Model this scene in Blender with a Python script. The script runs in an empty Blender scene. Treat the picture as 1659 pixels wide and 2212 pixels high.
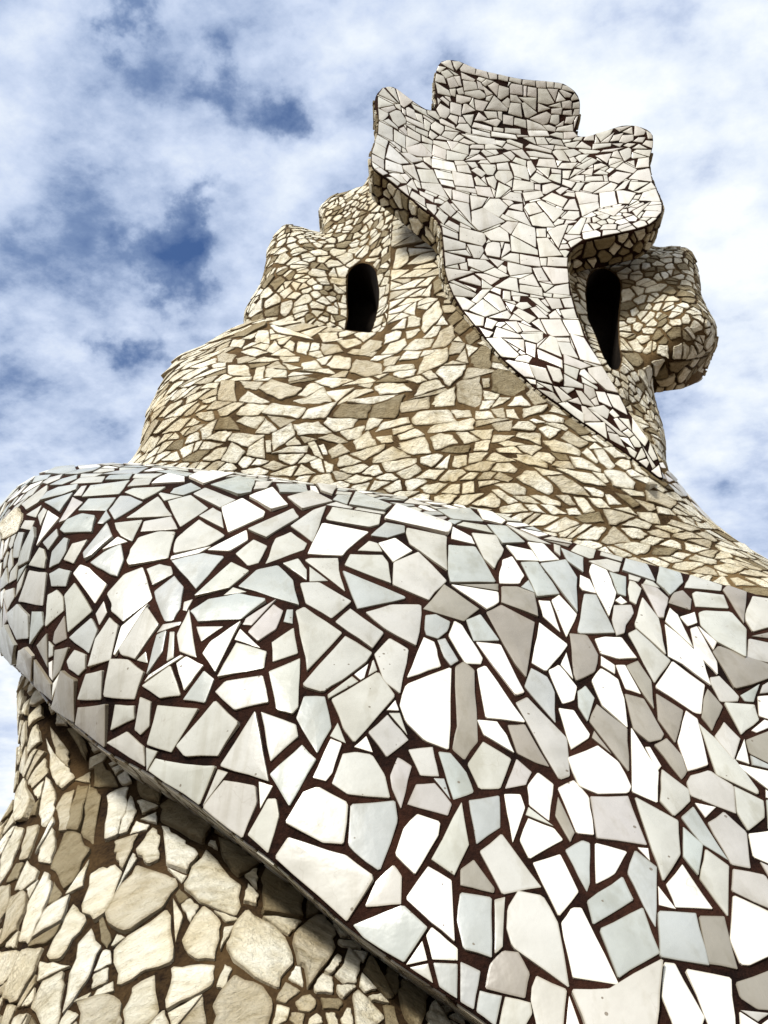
import bpy, math, random
import numpy as np
from mathutils import Vector, Matrix, noise
from mathutils.geometry import delaunay_2d_cdt
from mathutils.bvhtree import BVHTree
from mathutils.kdtree import KDTree

random.seed(11)
SC = bpy.context.scene
COL = SC.collection

# ------------------------------------------------------------------ camera
PITCH = math.radians(38.0)
F = 1671.0                      # focal length in drawing units (drawing is 1659 x 2212)
CX, CY = 829.5, 1106.0
EYE = Vector((0.0, 0.0, 1.5))
cp, sp = math.cos(PITCH), math.sin(PITCH)
cam_d = bpy.data.cameras.new('camera')
cam = bpy.data.objects.new('camera', cam_d)
COL.objects.link(cam)
cam.location = EYE
cam.rotation_euler = (math.pi / 2 + PITCH, 0, 0)
cam_d.sensor_fit = 'VERTICAL'
cam_d.sensor_height = 24.0
cam_d.lens = 24.0 * F / 2212.0
cam_d.clip_start = 0.05
cam_d.clip_end = 3000
SC.camera = cam

# ------------------------------------------------------------------ light
SUN_EL, SUN_AZ = math.radians(46), math.radians(-142)     # azimuth from +Y, clockwise
sdir = Vector((math.sin(SUN_AZ) * math.cos(SUN_EL), math.cos(SUN_AZ) * math.cos(SUN_EL), math.sin(SUN_EL)))
sun_d = bpy.data.lights.new('sun', 'SUN')
sun_d.energy = 3.8
sun_d.angle = math.radians(13)
sun_d.color = (1.0, 0.96, 0.88)
sun = bpy.data.objects.new('sun', sun_d)
COL.objects.link(sun)
sun.rotation_euler = sdir.to_track_quat('Z', 'Y').to_euler()

SC.view_settings.view_transform = 'Standard'
SC.view_settings.look = 'None'
SC.view_settings.exposure = 0.55
SC.view_settings.gamma = 1.0
SC.view_settings.use_curve_mapping = False


class NT:
    """small helper to write node graphs"""
    def __init__(s, tree):
        s.t = tree
        s.t.nodes.clear()

    def n(s, typ, _inp=None, **props):
        nd = s.t.nodes.new(typ)
        for k, v in props.items():
            setattr(nd, k, v)
        for k, v in (_inp or {}).items():
            s.set(nd, k, v)
        return nd

    def set(s, nd, k, v):
        sock = nd.inputs[k]
        if isinstance(v, bpy.types.NodeSocket):
            s.t.links.new(v, sock)
        elif isinstance(v, bpy.types.Node):
            s.t.links.new(v.outputs[0], sock)
        else:
            sock.default_value = v

    def math(s, op, a, b=0.0, clamp=False):
        nd = s.n('ShaderNodeMath', {0: a, 1: b}, operation=op)
        nd.use_clamp = clamp
        return nd.outputs[0]

    def ramp(s, fac, stops, interp='LINEAR'):
        nd = s.n('ShaderNodeValToRGB', {0: fac})
        nd.color_ramp.interpolation = interp
        el = nd.color_ramp.elements
        while len(el) < len(stops):
            el.new(0.5)
        for e, (p, c) in zip(el, stops):
            e.position = p
            e.color = c if len(c) == 4 else (*c, 1)
        return nd.outputs[0]

    def mix(s, fac, a, b, blend='MIX'):
        nd = s.n('ShaderNodeMix', data_type='RGBA', blend_type=blend)
        s.set(nd, 0, fac)
        s.set(nd, 6, a)
        s.set(nd, 7, b)
        return nd.outputs[2]


def raydir(x, y):
    r, u = (x - CX) / F, (CY - y) / F
    return Vector((r, cp - u * sp, sp + u * cp))


def P(x, y, Y):
    d = raydir(x, y)
    return EYE + d * (Y / d.y)


def to_px(v):
    w = v - EYE
    z = w.y * cp + w.z * sp
    u = -w.y * sp + w.z * cp
    return CX + F * w.x / z, CY - F * u / z, z


# world: Nishita sky behind a broken deck of cloud
world = bpy.data.worlds.new('World')
SC.world = world
world.use_nodes = True
W = NT(world.node_tree)
sky = W.n('ShaderNodeTexSky', sky_type='NISHITA')
sky.sun_disc = False
sky.sun_elevation = SUN_EL
sky.sun_rotation = SUN_AZ
sky.altitude = 50
tc = W.n('ShaderNodeTexCoord')
sepx = W.n('ShaderNodeSeparateXYZ', {0: tc.outputs['Generated']})
zc = W.math('MAXIMUM', sepx.outputs[2], 0.0)
zc = W.math('ADD', zc, 0.25)
cu = W.math('DIVIDE', sepx.outputs[0], zc)
cv = W.math('DIVIDE', sepx.outputs[1], zc)
comb = W.n('ShaderNodeCombineXYZ', {0: cu, 1: cv, 2: 0.37})
mp = W.n('ShaderNodeMapping', {0: comb, 'Rotation': (0, 0, math.radians(28)), 'Scale': (1.0, 1.35, 1.0)})
n1 = W.n('ShaderNodeTexNoise', {'Vector': mp, 'Scale': 4.2, 'Detail': 10.0, 'Roughness': 0.56, 'Distortion': 0.1})
n2 = W.n('ShaderNodeTexNoise', {'Vector': mp, 'Scale': 13.0, 'Detail': 9.0, 'Roughness': 0.62})
n3 = W.n('ShaderNodeTexNoise', {'Vector': mp, 'Scale': 1.6, 'Detail': 3.0, 'Roughness': 0.5})
# small openings in the deck where deeper blue shows, edges torn by noise
nw = W.n('ShaderNodeTexNoise', {'Vector': tc.outputs['Generated'], 'Scale': 9.0, 'Detail': 6.0, 'Roughness': 0.6})
wob = W.n('ShaderNodeVectorMath', {0: nw.outputs[1], 1: (-0.5, -0.5, -0.5)}, operation='ADD')
wob = W.n('ShaderNodeVectorMath', {0: wob.outputs[0]}, operation='SCALE')
wob.inputs['Scale'].default_value = 0.22
gdir = W.n('ShaderNodeVectorMath', {0: tc.outputs['Generated'], 1: wob.outputs[0]}, operation='ADD').outputs[0]
hole = None
for (hx, hy, rad, amt) in ((385, 560, .045, .21), (420, 470, .025, .12), (265, 45, .035, .19), (650, 230, .035, .17), (262, 715, .028, .17),
                           (510, 150, .03, .12), (330, 400, .04, .05)):
    d = raydir(hx, hy).normalized()
    dp = W.n('ShaderNodeVectorMath', {0: gdir, 1: tuple(d)}, operation='DISTANCE')
    g = W.math('DIVIDE', dp.outputs['Value'], rad)
    g = W.math('MULTIPLY', g, g)
    g = W.math('MULTIPLY', g, -1.0)
    g = W.math('EXPONENT', g)
    g = W.math('MULTIPLY', g, amt)
    hole = g if hole is None else W.math('ADD', hole, g)
base_d = W.math('SUBTRACT', W.math('ADD', W.math('MULTIPLY', n1.outputs[0], 0.74), W.math('MULTIPLY', n2.outputs[0], 0.34)), 0.04)
lowz = W.n('ShaderNodeMapRange', {0: sepx.outputs[2], 1: 0.62, 2: 0.28, 3: 0.0, 4: 1.0})
dens = W.math('SUBTRACT', base_d, hole)
dens = W.math('ADD', dens, W.math('MULTIPLY', lowz.outputs[0], 0.16))
cover = W.ramp(dens, [(0.24, (0.0,) * 3), (0.36, (0.5,) * 3), (0.44, (0.9,) * 3), (0.50, (1.0,) * 3)])
shade = W.math('ADD', W.math('MULTIPLY', dens, 0.72), W.math('MULTIPLY', n3.outputs[0], 0.28))
ccol = W.ramp(shade, [(0.38, (0.28, 0.38, 0.58)), (0.44, (0.44, 0.54, 0.74)), (0.50, (0.60, 0.69, 0.87)), (0.56, (0.78, 0.85, 0.95)), (0.62, (0.94, 0.98, 1.0))])
skyc = W.mix(1.0, sky, (0.50, 0.66, 0.90, 1), 'MULTIPLY')
bg1 = W.n('ShaderNodeBackground', {'Color': skyc, 'Strength': 0.10})
bg2 = W.n('ShaderNodeBackground', {'Color': ccol, 'Strength': 0.72})
mxw = W.n('ShaderNodeMixShader', {0: cover, 1: bg1, 2: bg2})
W.n('ShaderNodeOutputWorld', {0: mxw})


# ------------------------------------------------------------------ materials
def new_mat(name):
    m = bpy.data.materials.new(name)
    m.use_nodes = True
    return m, NT(m.node_tree)


def mat_tile():
    m, N = new_mat('glazed_ceramic')
    at = N.n('ShaderNodeAttribute', attribute_name='tint')
    O = N.n('ShaderNodeNewGeometry').outputs['Position']
    na = N.n('ShaderNodeTexNoise', {'Vector': O, 'Scale': 7.0, 'Detail': 4.0})
    f = N.ramp(na.outputs[0], [(0.32, (0.86, 0.855, 0.83)), (0.5, (0.98, 0.98, 0.97)), (0.68, (1.05, 1.05, 1.05))])
    c = N.mix(1.0, at.outputs['Color'], f, 'MULTIPLY')
    # rain streaks running down
    sm = N.n('ShaderNodeMapping', {0: O, 'Scale': (14.0, 14.0, 1.1)})
    ns = N.n('ShaderNodeTexNoise', {'Vector': sm, 'Scale': 1.0, 'Detail': 5.0, 'Roughness': 0.6})
    g = N.ramp(ns.outputs[0], [(0.34, (0.70, 0.675, 0.61)), (0.47, (1, 1, 1))])
    c = N.mix(0.55, c, g, 'MULTIPLY')
    # pinholes and small chips in the glaze
    vo = N.n('ShaderNodeTexVoronoi', {'Vector': O, 'Scale': 30.0, 'Randomness': 1.0})
    nb = N.n('ShaderNodeTexNoise', {'Vector': O, 'Scale': 4.0, 'Detail': 2.0})
    sepc = N.n('ShaderNodeSeparateColor', {0: vo.outputs['Color']})
    rad = N.math('MULTIPLY', sepc.outputs[0], 0.14)
    dot = N.math('LESS_THAN', vo.outputs['Distance'], rad)
    gate = N.math('GREATER_THAN', nb.outputs[0], 0.52)
    pit = N.math('MULTIPLY', dot, gate)
    c = N.mix(N.math('MULTIPLY', pit, 0.8), c, (0.12, 0.09, 0.055, 1))
    # hairline crazing on some pieces
    wn = N.n('ShaderNodeTexNoise', {'Vector': O, 'Scale': 3.0, 'Detail': 4.0})
    wv = N.n('ShaderNodeVectorMath', {0: O, 1: wn.outputs[1]}, operation='ADD')
    vc = N.n('ShaderNodeTexVoronoi', {'Vector': wv.outputs[0], 'Scale': 5.5}, feature='DISTANCE_TO_EDGE')
    line = N.ramp(vc.outputs[0], [(0.0, (1.0,) * 3), (0.008, (0.0,) * 3)])
    g2 = N.ramp(wn.outputs[0], [(0.52, (0.0,) * 3), (0.58, (1.0,) * 3)])
    c = N.mix(N.math('MULTIPLY', N.math('MULTIPLY', line, g2), 0.35), c, (0.22, 0.18, 0.13, 1))
    bn = N.n('ShaderNodeTexNoise', {'Vector': O, 'Scale': 16.0, 'Detail': 3.0})
    b1 = N.n('ShaderNodeBump', {'Height': bn.outputs[0], 'Strength': 0.3, 'Distance': 0.010})
    b2 = N.n('ShaderNodeBump', {'Height': N.math('MULTIPLY', pit, -1.0), 'Strength': 0.6, 'Distance': 0.003, 'Normal': b1})
    r = N.ramp(ns.outputs[0], [(0.3, (0.55,) * 3), (0.6, (0.26,) * 3)])
    bs = N.n('ShaderNodeBsdfPrincipled', {'Base Color': c, 'Roughness': r, 'Normal': b2, 'IOR': 1.5})
    N.n('ShaderNodeOutputMaterial', {0: bs})
    return m


def mat_stone():
    m, N = new_mat('rough_limestone')
    at = N.n('ShaderNodeAttribute', attribute_name='tint')
    O = N.n('ShaderNodeNewGeometry').outputs['Position']
    st = N.n('ShaderNodeMapping', {0: O, 'Rotation': (0.5, 0.9, 0.3), 'Scale': (1.0, 2.2, 1.0)})
    wn = N.n('ShaderNodeTexNoise', {'Vector': O, 'Scale': 5.0, 'Detail': 3.0})
    wv = N.n('ShaderNodeMix', {0: 0.10, 4: st, 5: wn.outputs[1]}, data_type='VECTOR')
    wv = wv.outputs[1]
    na = N.n('ShaderNodeTexNoise', {'Vector': wv, 'Scale': 15.0, 'Detail': 9.0, 'Roughness': 0.68})
    f = N.ramp(na.outputs[0], [(0.30, (0.55, 0.49, 0.37)), (0.42, (0.90, 0.87, 0.80)), (0.60, (1.10, 1.10, 1.10))])
    c = N.mix(1.0, at.outputs['Color'], f, 'MULTIPLY')
    # broken ledges: ridged noise gives thin dark fissures and relief
    rd = N.n('ShaderNodeTexNoise', {'Vector': wv, 'Scale': 7.0, 'Detail': 7.0, 'Roughness': 0.55}, noise_type='RIDGED_MULTIFRACTAL')
    fis = N.ramp(rd.outputs[0], [(0.62, (0.0,) * 3), (0.95, (1.0,) * 3)])
    gate = N.ramp(wn.outputs[0], [(0.42, (0.15,) * 3), (0.60, (1.0,) * 3)])
    cr = N.math('MULTIPLY', fis, gate)
    c = N.mix(N.math('MULTIPLY', cr, 0.42), c, (0.24, 0.17, 0.08, 1))
    # ochre lichen and grey weathering in clouds
    nl = N.n('ShaderNodeTexNoise', {'Vector': O, 'Scale': 2.6, 'Detail': 5.0})
    lf = N.ramp(nl.outputs[0], [(0.48, (0.0,) * 3), (0.66, (0.55,) * 3)])
    c = N.mix(lf, c, N.mix(1.0, c, (0.86, 0.74, 0.52, 1), 'MULTIPLY'))
    sm = N.n('ShaderNodeMapping', {0: O, 'Scale': (9.0, 9.0, 0.9)})
    ss = N.n('ShaderNodeTexNoise', {'Vector': sm, 'Scale': 1.0, 'Detail': 4.0})
    sg = N.ramp(ss.outputs[0], [(0.34, (0.68, 0.63, 0.54)), (0.44, (1, 1, 1))])
    c = N.mix(0.6, c, sg, 'MULTIPLY')
    nf = N.n('ShaderNodeTexNoise', {'Vector': O, 'Scale': 60.0, 'Detail': 5.0, 'Roughness': 0.72})
    h = N.math('ADD', N.math('MULTIPLY', na.outputs[0], 1.0), N.math('MULTIPLY', nf.outputs[0], 0.30))
    h = N.math('SUBTRACT', h, N.math('MULTIPLY', cr, 0.45))
    b = N.n('ShaderNodeBump', {'Height': h, 'Strength': 1.0, 'Distance': 0.045})
    bs = N.n('ShaderNodeBsdfPrincipled', {'Base Color': c, 'Roughness': 0.88, 'Normal': b, 'IOR': 1.35})
    N.n('ShaderNodeOutputMaterial', {0: bs})
    return m


def mat_mortar(name, dark, light, sc=5.0):
    m, N = new_mat(name)
    tc = N.n('ShaderNodeTexCoord')
    na = N.n('ShaderNodeTexNoise', {'Vector': tc.outputs['Object'], 'Scale': sc, 'Detail': 5.0, 'Roughness': 0.6})
    nb = N.n('ShaderNodeTexNoise', {'Vector': tc.outputs['Object'], 'Scale': 90.0, 'Detail': 4.0, 'Roughness': 0.7})
    k = N.math('ADD', N.math('MULTIPLY', na.outputs[0], 0.7), N.math('MULTIPLY', nb.outputs[0], 0.3))
    c = N.ramp(k, [(0.40, dark), (0.62, light)])
    b = N.n('ShaderNodeBump', {'Height': nb.outputs[0], 'Strength': 0.9, 'Distance': 0.008})
    bs = N.n('ShaderNodeBsdfPrincipled', {'Base Color': c, 'Roughness': 0.95, 'Normal': b, 'IOR': 1.3})
    bs.inputs['Specular IOR Level'].default_value = 0.15
    N.n('ShaderNodeOutputMaterial', {0: bs})
    return m


M_TILE, M_STONE = mat_tile(), mat_stone()
M_MORTAR_R = mat_mortar('red_brown_mortar', (0.008, 0.004, 0.003), (0.038, 0.015, 0.009))
M_MORTAR_O = mat_mortar('ochre_mortar', (0.035, 0.020, 0.009), (0.16, 0.105, 0.048), 3.0)
M_MORTAR_B = mat_mortar('brown_mortar', (0.009, 0.005, 0.003), (0.070, 0.042, 0.018), 3.0)
M_HOLE_SHADE = mat_mortar('hole_shade', (0.008, 0.006, 0.005), (0.020, 0.015, 0.011))  # near-black colour paints in the deep shade inside the openings
M_FLOOR = mat_mortar('terrace_tile', (0.13, 0.095, 0.065), (0.19, 0.14, 0.10), 1.0)


# ------------------------------------------------------------------ geometry helpers
def pip(x, y, poly):
    ins = False
    j = len(poly) - 1
    for i in range(len(poly)):
        xi, yi = poly[i][0], poly[i][1]
        xj, yj = poly[j][0], poly[j][1]
        if (yi > y) != (yj > y) and x < (xj - xi) * (y - yi) / (yj - yi) + xi:
            ins = not ins
        j = i
    return ins


class TPS:
    def __init__(s, pts, lam=2e-4):
        p = np.array(pts, float)
        s.c = p[:, :2] / 1000.0
        n = len(p)
        d = np.linalg.norm(s.c[:, None] - s.c[None], axis=2)
        K = np.where(d > 0, d * d * np.log(np.maximum(d, 1e-9)), 0) + lam * np.eye(n)
        A = np.zeros((n + 3, n + 3))
        A[:n, :n] = K
        A[:n, n] = 1
        A[:n, n + 1:] = s.c
        A[n, :n] = 1
        A[n + 1:, :n] = s.c.T
        s.w = np.linalg.solve(A, np.concatenate([p[:, 2], [0, 0, 0]]))

    def __call__(s, xy):
        q = np.atleast_2d(np.array(xy, float)) / 1000.0
        d = np.linalg.norm(q[:, None] - s.c[None], axis=2)
        K = np.where(d > 0, d * d * np.log(np.maximum(d, 1e-9)), 0)
        n = len(s.c)
        return K @ s.w[:n] + s.w[n] + q @ s.w[n + 1:]


def smooth_outline(pts, step):
    """Catmull-Rom through the outline points (x, y, weight), resampled"""
    n = len(pts)
    out = []
    for i in range(n):
        p0, p1, p2, p3 = (np.array(pts[(i + k) % n], float) for k in (-1, 0, 1, 2))
        L = np.linalg.norm((p2 - p1)[:2])
        m = max(1, int(round(L / step)))
        for k in range(m):
            t = k / m
            q = 0.5 * (2 * p1 + (p2 - p0) * t + (2 * p0 - 5 * p1 + 4 * p2 - p3) * t * t + (3 * p1 - p0 - 3 * p2 + p3) * t ** 3)
            lin = p1 * (1 - t) + p2 * t
            q = 0.75 * q + 0.25 * lin
            q[2] = lin[2]
            out.append(tuple(q))
    return out


class Plate:
    """a sculpted shell: front surface, rim going back, back surface, optional openings"""
    def __init__(s, name, outline, ctrl, thick, mat, rnd=(40, .2), step=13, hole=None, ext=(0, 1, 0), rim_mat=None, hole_depth=0.8):
        s.name = name
        ol = smooth_outline([(p[0], p[1], p[2] if len(p) > 2 else 0) for p in outline], step)
        s.ol = ol
        area = sum(ol[i][0] * ol[(i + 1) % len(ol)][1] - ol[(i + 1) % len(ol)][0] * ol[i][1] for i in range(len(ol)))
        s.ccw = area < 0           # in image coordinates (y down)
        s.tps = TPS(ctrl)
        s.R, s.A = rnd
        OA = np.array(ol)
        s.OA, s.OB = OA, np.roll(OA, -1, axis=0)
        hl = smooth_outline([(p[0], p[1], 0) for p in hole], 7) if hole else []
        s.hl = hl
        xs, ys = OA[:, 0], OA[:, 1]
        pts = [(p[0], p[1]) for p in ol]
        edges = [(i, (i + 1) % len(ol)) for i in range(len(ol))]
        b0 = len(pts)
        pts += [(p[0], p[1]) for p in hl]
        edges += [(b0 + i, b0 + (i + 1) % len(hl)) for i in range(len(hl))]
        rows = 0
        y = ys.min() + step * .5
        grid = []
        while y < ys.max():
            x = xs.min() + (step * .5 if rows % 2 else 0)
            while x < xs.max():
                grid.append((x, y))
                x += step
            y += step * .87
            rows += 1
        G = np.array(grid)
        keep = [g for g in grid if pip(g[0], g[1], ol) and not (hl and pip(g[0], g[1], hl))]
        K = np.array(keep)
        dist, _ = s.edge_dist(K)
        keep = [k for k, dd in zip(keep, dist) if dd > step * .45]
        if hl:
            H = np.array([(h[0], h[1]) for h in hl])
            keep = [k for k in keep if np.min(np.hypot(H[:, 0] - k[0], H[:, 1] - k[1])) > 5]
        # an extra ring close to the rounded silhouettes
        if s.A > 0:
            for i in range(len(ol)):
                w = ol[i][2]
                if w <= .05:
                    continue
                a, b = np.array(ol[i - 1][:2]), np.array(ol[(i + 1) % len(ol)][:2])
                t = (b - a) / (np.linalg.norm(b - a) + 1e-9)
                nrm = np.array([-t[1], t[0]]) * (-1 if s.ccw else 1)
                for dd in (1.5, 4.0):
                    q = np.array(ol[i][:2]) + nrm * dd
                    if pip(q[0], q[1], ol):
                        keep.append((q[0], q[1]))
        pts += keep
        V2 = [Vector(p) for p in pts]
        vo, eo, fo, *_ = delaunay_2d_cdt(V2, edges, [], 0, 1e-4)
        vo = [(v.x, v.y) for v in vo]
        Y = s.depth(np.array(vo))
        s.v3 = [P(x, y, float(d)) for (x, y), d in zip(vo, Y)]
        s.v2 = vo
        tris = []
        for f in fo:
            cx = sum(vo[i][0] for i in f) / len(f)
            cy = sum(vo[i][1] for i in f) / len(f)
            if not pip(cx, cy, ol) or (hl and pip(cx, cy, hl)):
                continue
            f = list(f)
            a, b, c = (s.v3[i] for i in f[:3])
            nn = (b - a).cross(c - a)
            if nn.dot(a - EYE) > 0:
                f.reverse()
            tris.append(f)
        s.front = tris
        e = Vector(ext).normalized() * thick
        n0 = len(s.v3)
        vs = list(s.v3) + [v + e for v in s.v3]
        faces = [tuple(f) for f in tris] + [tuple(i + n0 for i in reversed(f)) for f in tris]
        # rim quads on every boundary edge
        cnt = {}
        for f in tris:
            for i in range(3):
                cnt[(f[i], f[(i + 1) % 3])] = 1
        s.rim = []
        s.tunnel = []
        s.bedges = []
        nf = len(faces)
        mats = [0] * nf
        und = {}
        for f in tris:
            for i in range(3):
                e2 = (min(f[i], f[(i + 1) % 3]), max(f[i], f[(i + 1) % 3]))
                und[e2] = und.get(e2, 0) + 1
        for (a, b) in cnt:
            if und[(min(a, b), max(a, b))] == 1:
                me_ = ((vo[a][0] + vo[b][0]) / 2, (vo[a][1] + vo[b][1]) / 2)
                if s.edge_dist(np.array([me_]))[0][0] > 3 and not (hl and min(math.hypot(h[0] - me_[0], h[1] - me_[1]) for h in hl) < 6):
                    continue
                mx, my = (vo[a][0] + vo[b][0]) / 2, (vo[a][1] + vo[b][1]) / 2
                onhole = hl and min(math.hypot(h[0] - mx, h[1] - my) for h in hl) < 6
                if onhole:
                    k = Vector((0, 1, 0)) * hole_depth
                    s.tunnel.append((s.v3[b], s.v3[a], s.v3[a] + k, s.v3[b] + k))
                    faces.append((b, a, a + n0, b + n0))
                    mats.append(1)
                else:
                    faces.append((b, a, a + n0, b + n0))
                    mats.append(0)
                    s.rim.append((b, a, a + n0, b + n0))
                s.bedges.append((s.v3[a], s.v3[b]))
        s.verts, s.faces = vs, faces
        me = bpy.data.meshes.new(name)
        me.from_pydata([tuple(v) for v in vs], [], faces)
        me.materials.append(mat)
        me.materials.append(M_HOLE_SHADE)
        me.polygons.foreach_set('material_index', mats)
        me.polygons.foreach_set('use_smooth', [True] * (2 * len(tris)) + [False] * (len(faces) - 2 * len(tris)))
        s.ob = bpy.data.objects.new(name, me)
        COL.objects.link(s.ob)
        s.fb = BVHTree.FromPolygons([tuple(v) for v in s.v3], tris)
        s.segs = [(a, b) for a, b in s.bedges]

    def edge_dist(s, Q):
        A, B = s.OA[:, :2], s.OB[:, :2]
        d = B - A
        L2 = np.maximum((d ** 2).sum(1), 1e-9)
        best = np.full(len(Q), 1e9)
        wt = np.zeros(len(Q))
        for i in range(0, len(Q), 400):
            q = Q[i:i + 400, :2]
            t = np.clip(((q[:, None] - A[None]) * d[None]).sum(2) / L2, 0, 1)
            c = A[None] + t[..., None] * d[None]
            dd = np.linalg.norm(q[:, None] - c, axis=2)
            j = dd.argmin(1)
            best[i:i + 400] = dd[np.arange(len(q)), j]
            tt = t[np.arange(len(q)), j]
            wt[i:i + 400] = s.OA[j, 2] * (1 - tt) + s.OB[j, 2] * tt
        return best, wt

    def depth(s, Q):
        Y = s.tps(Q)
        if s.A > 0:
            d, w = s.edge_dist(Q)
            t = np.clip(d / s.R, 0, 1)
            Y = Y + w * s.A * (1 - np.sqrt(np.clip(1 - (1 - t) ** 2, 0, 1)))
        return Y

    def hit(s, x, y):
        d = raydir(x, y).normalized()
        loc, nrm, idx, dist = s.fb.ray_cast(EYE, d)
        return loc, nrm


def tri_samples(verts, faces, n, rng):
    tri = []
    for f in faces:
        for k in range(1, len(f) - 1):
            tri.append((verts[f[0]], verts[f[k]], verts[f[k + 1]]))
    T = np.array([[tuple(v) for v in t] for t in tri])
    ar = np.linalg.norm(np.cross(T[:, 1] - T[:, 0], T[:, 2] - T[:, 0]), axis=1)
    idx = rng.choice(len(T), n, p=ar / ar.sum())
    r1 = np.sqrt(rng.random(n))
    r2 = rng.random(n)
    a = 1 - r1
    b = r1 * (1 - r2)
    c = r1 * r2
    return T[idx, 0] * a[:, None] + T[idx, 1] * b[:, None] + T[idx, 2] * c[:, None]


def clip(poly, nx, ny, c):
    """keep points with nx*x+ny*y <= c"""
    out = []
    m = len(poly)
    for i in range(m):
        p, q = poly[i], poly[(i + 1) % m]
        dp = nx * p[0] + ny * p[1] - c
        dq = nx * q[0] + ny * q[1] - c
        if dp <= 0:
            out.append(p)
        if (dp < 0 < dq) or (dq < 0 < dp):
            t = dp / (dp - dq)
            out.append((p[0] + (q[0] - p[0]) * t, p[1] + (q[1] - p[1]) * t))
    return out


def parea(poly):
    return 0.5 * sum(poly[i - 1][0] * poly[i][1] - poly[i][0] * poly[i - 1][1] for i in range(len(poly)))


def seg_hits(poly, a, b):
    """does segment ab cross the convex polygon (ccw)"""
    t0, t1 = 0.0, 1.0
    dx, dy = b[0] - a[0], b[1] - a[1]
    for i in range(len(poly)):
        p, q = poly[i - 1], poly[i]
        nx, ny = q[1] - p[1], p[0] - q[0]
        num = nx * (a[0] - p[0]) + ny * (a[1] - p[1])
        den = nx * dx + ny * dy
        if abs(den) < 1e-12:
            if num > 0:
                return False
            continue
        t = -num / den
        if den > 0:
            t1 = min(t1, t)
        else:
            t0 = max(t0, t)
        if t0 >= t1:
            return False
    return True


def frame(n, hint=Vector((0, 0, 1))):
    t = hint.cross(n)
    if t.length < 1e-3:
        t = Vector((1, 0, 0)).cross(n)
    t.normalize()
    return t, n.cross(t).normalized()


def split_cell(poly, gap, rng, minarea, prob, depth=0):
    if depth > 2 or abs(parea(poly)) < minarea * 2 or rng.random() > prob:
        return [poly]
    cx = sum(p[0] for p in poly) / len(poly)
    cy = sum(p[1] for p in poly) / len(poly)
    # cut across the long axis most of the time
    sx = max(p[0] for p in poly) - min(p[0] for p in poly)
    sy = max(p[1] for p in poly) - min(p[1] for p in poly)
    cx += (rng.random() - .5) * sx * .3
    cy += (rng.random() - .5) * sy * .3
    th = rng.random() * math.pi
    nx, ny = math.cos(th), math.sin(th)
    c = nx * cx + ny * cy
    out = []
    for sg in (1, -1):
        q = clip(poly, nx * sg, ny * sg, c * sg - gap / 2)
        if len(q) >= 3 and abs(parea(q)) > minarea * .35:
            out += split_cell(q, gap, rng, minarea, prob * .5, depth + 1)
    return out or [poly]


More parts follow.
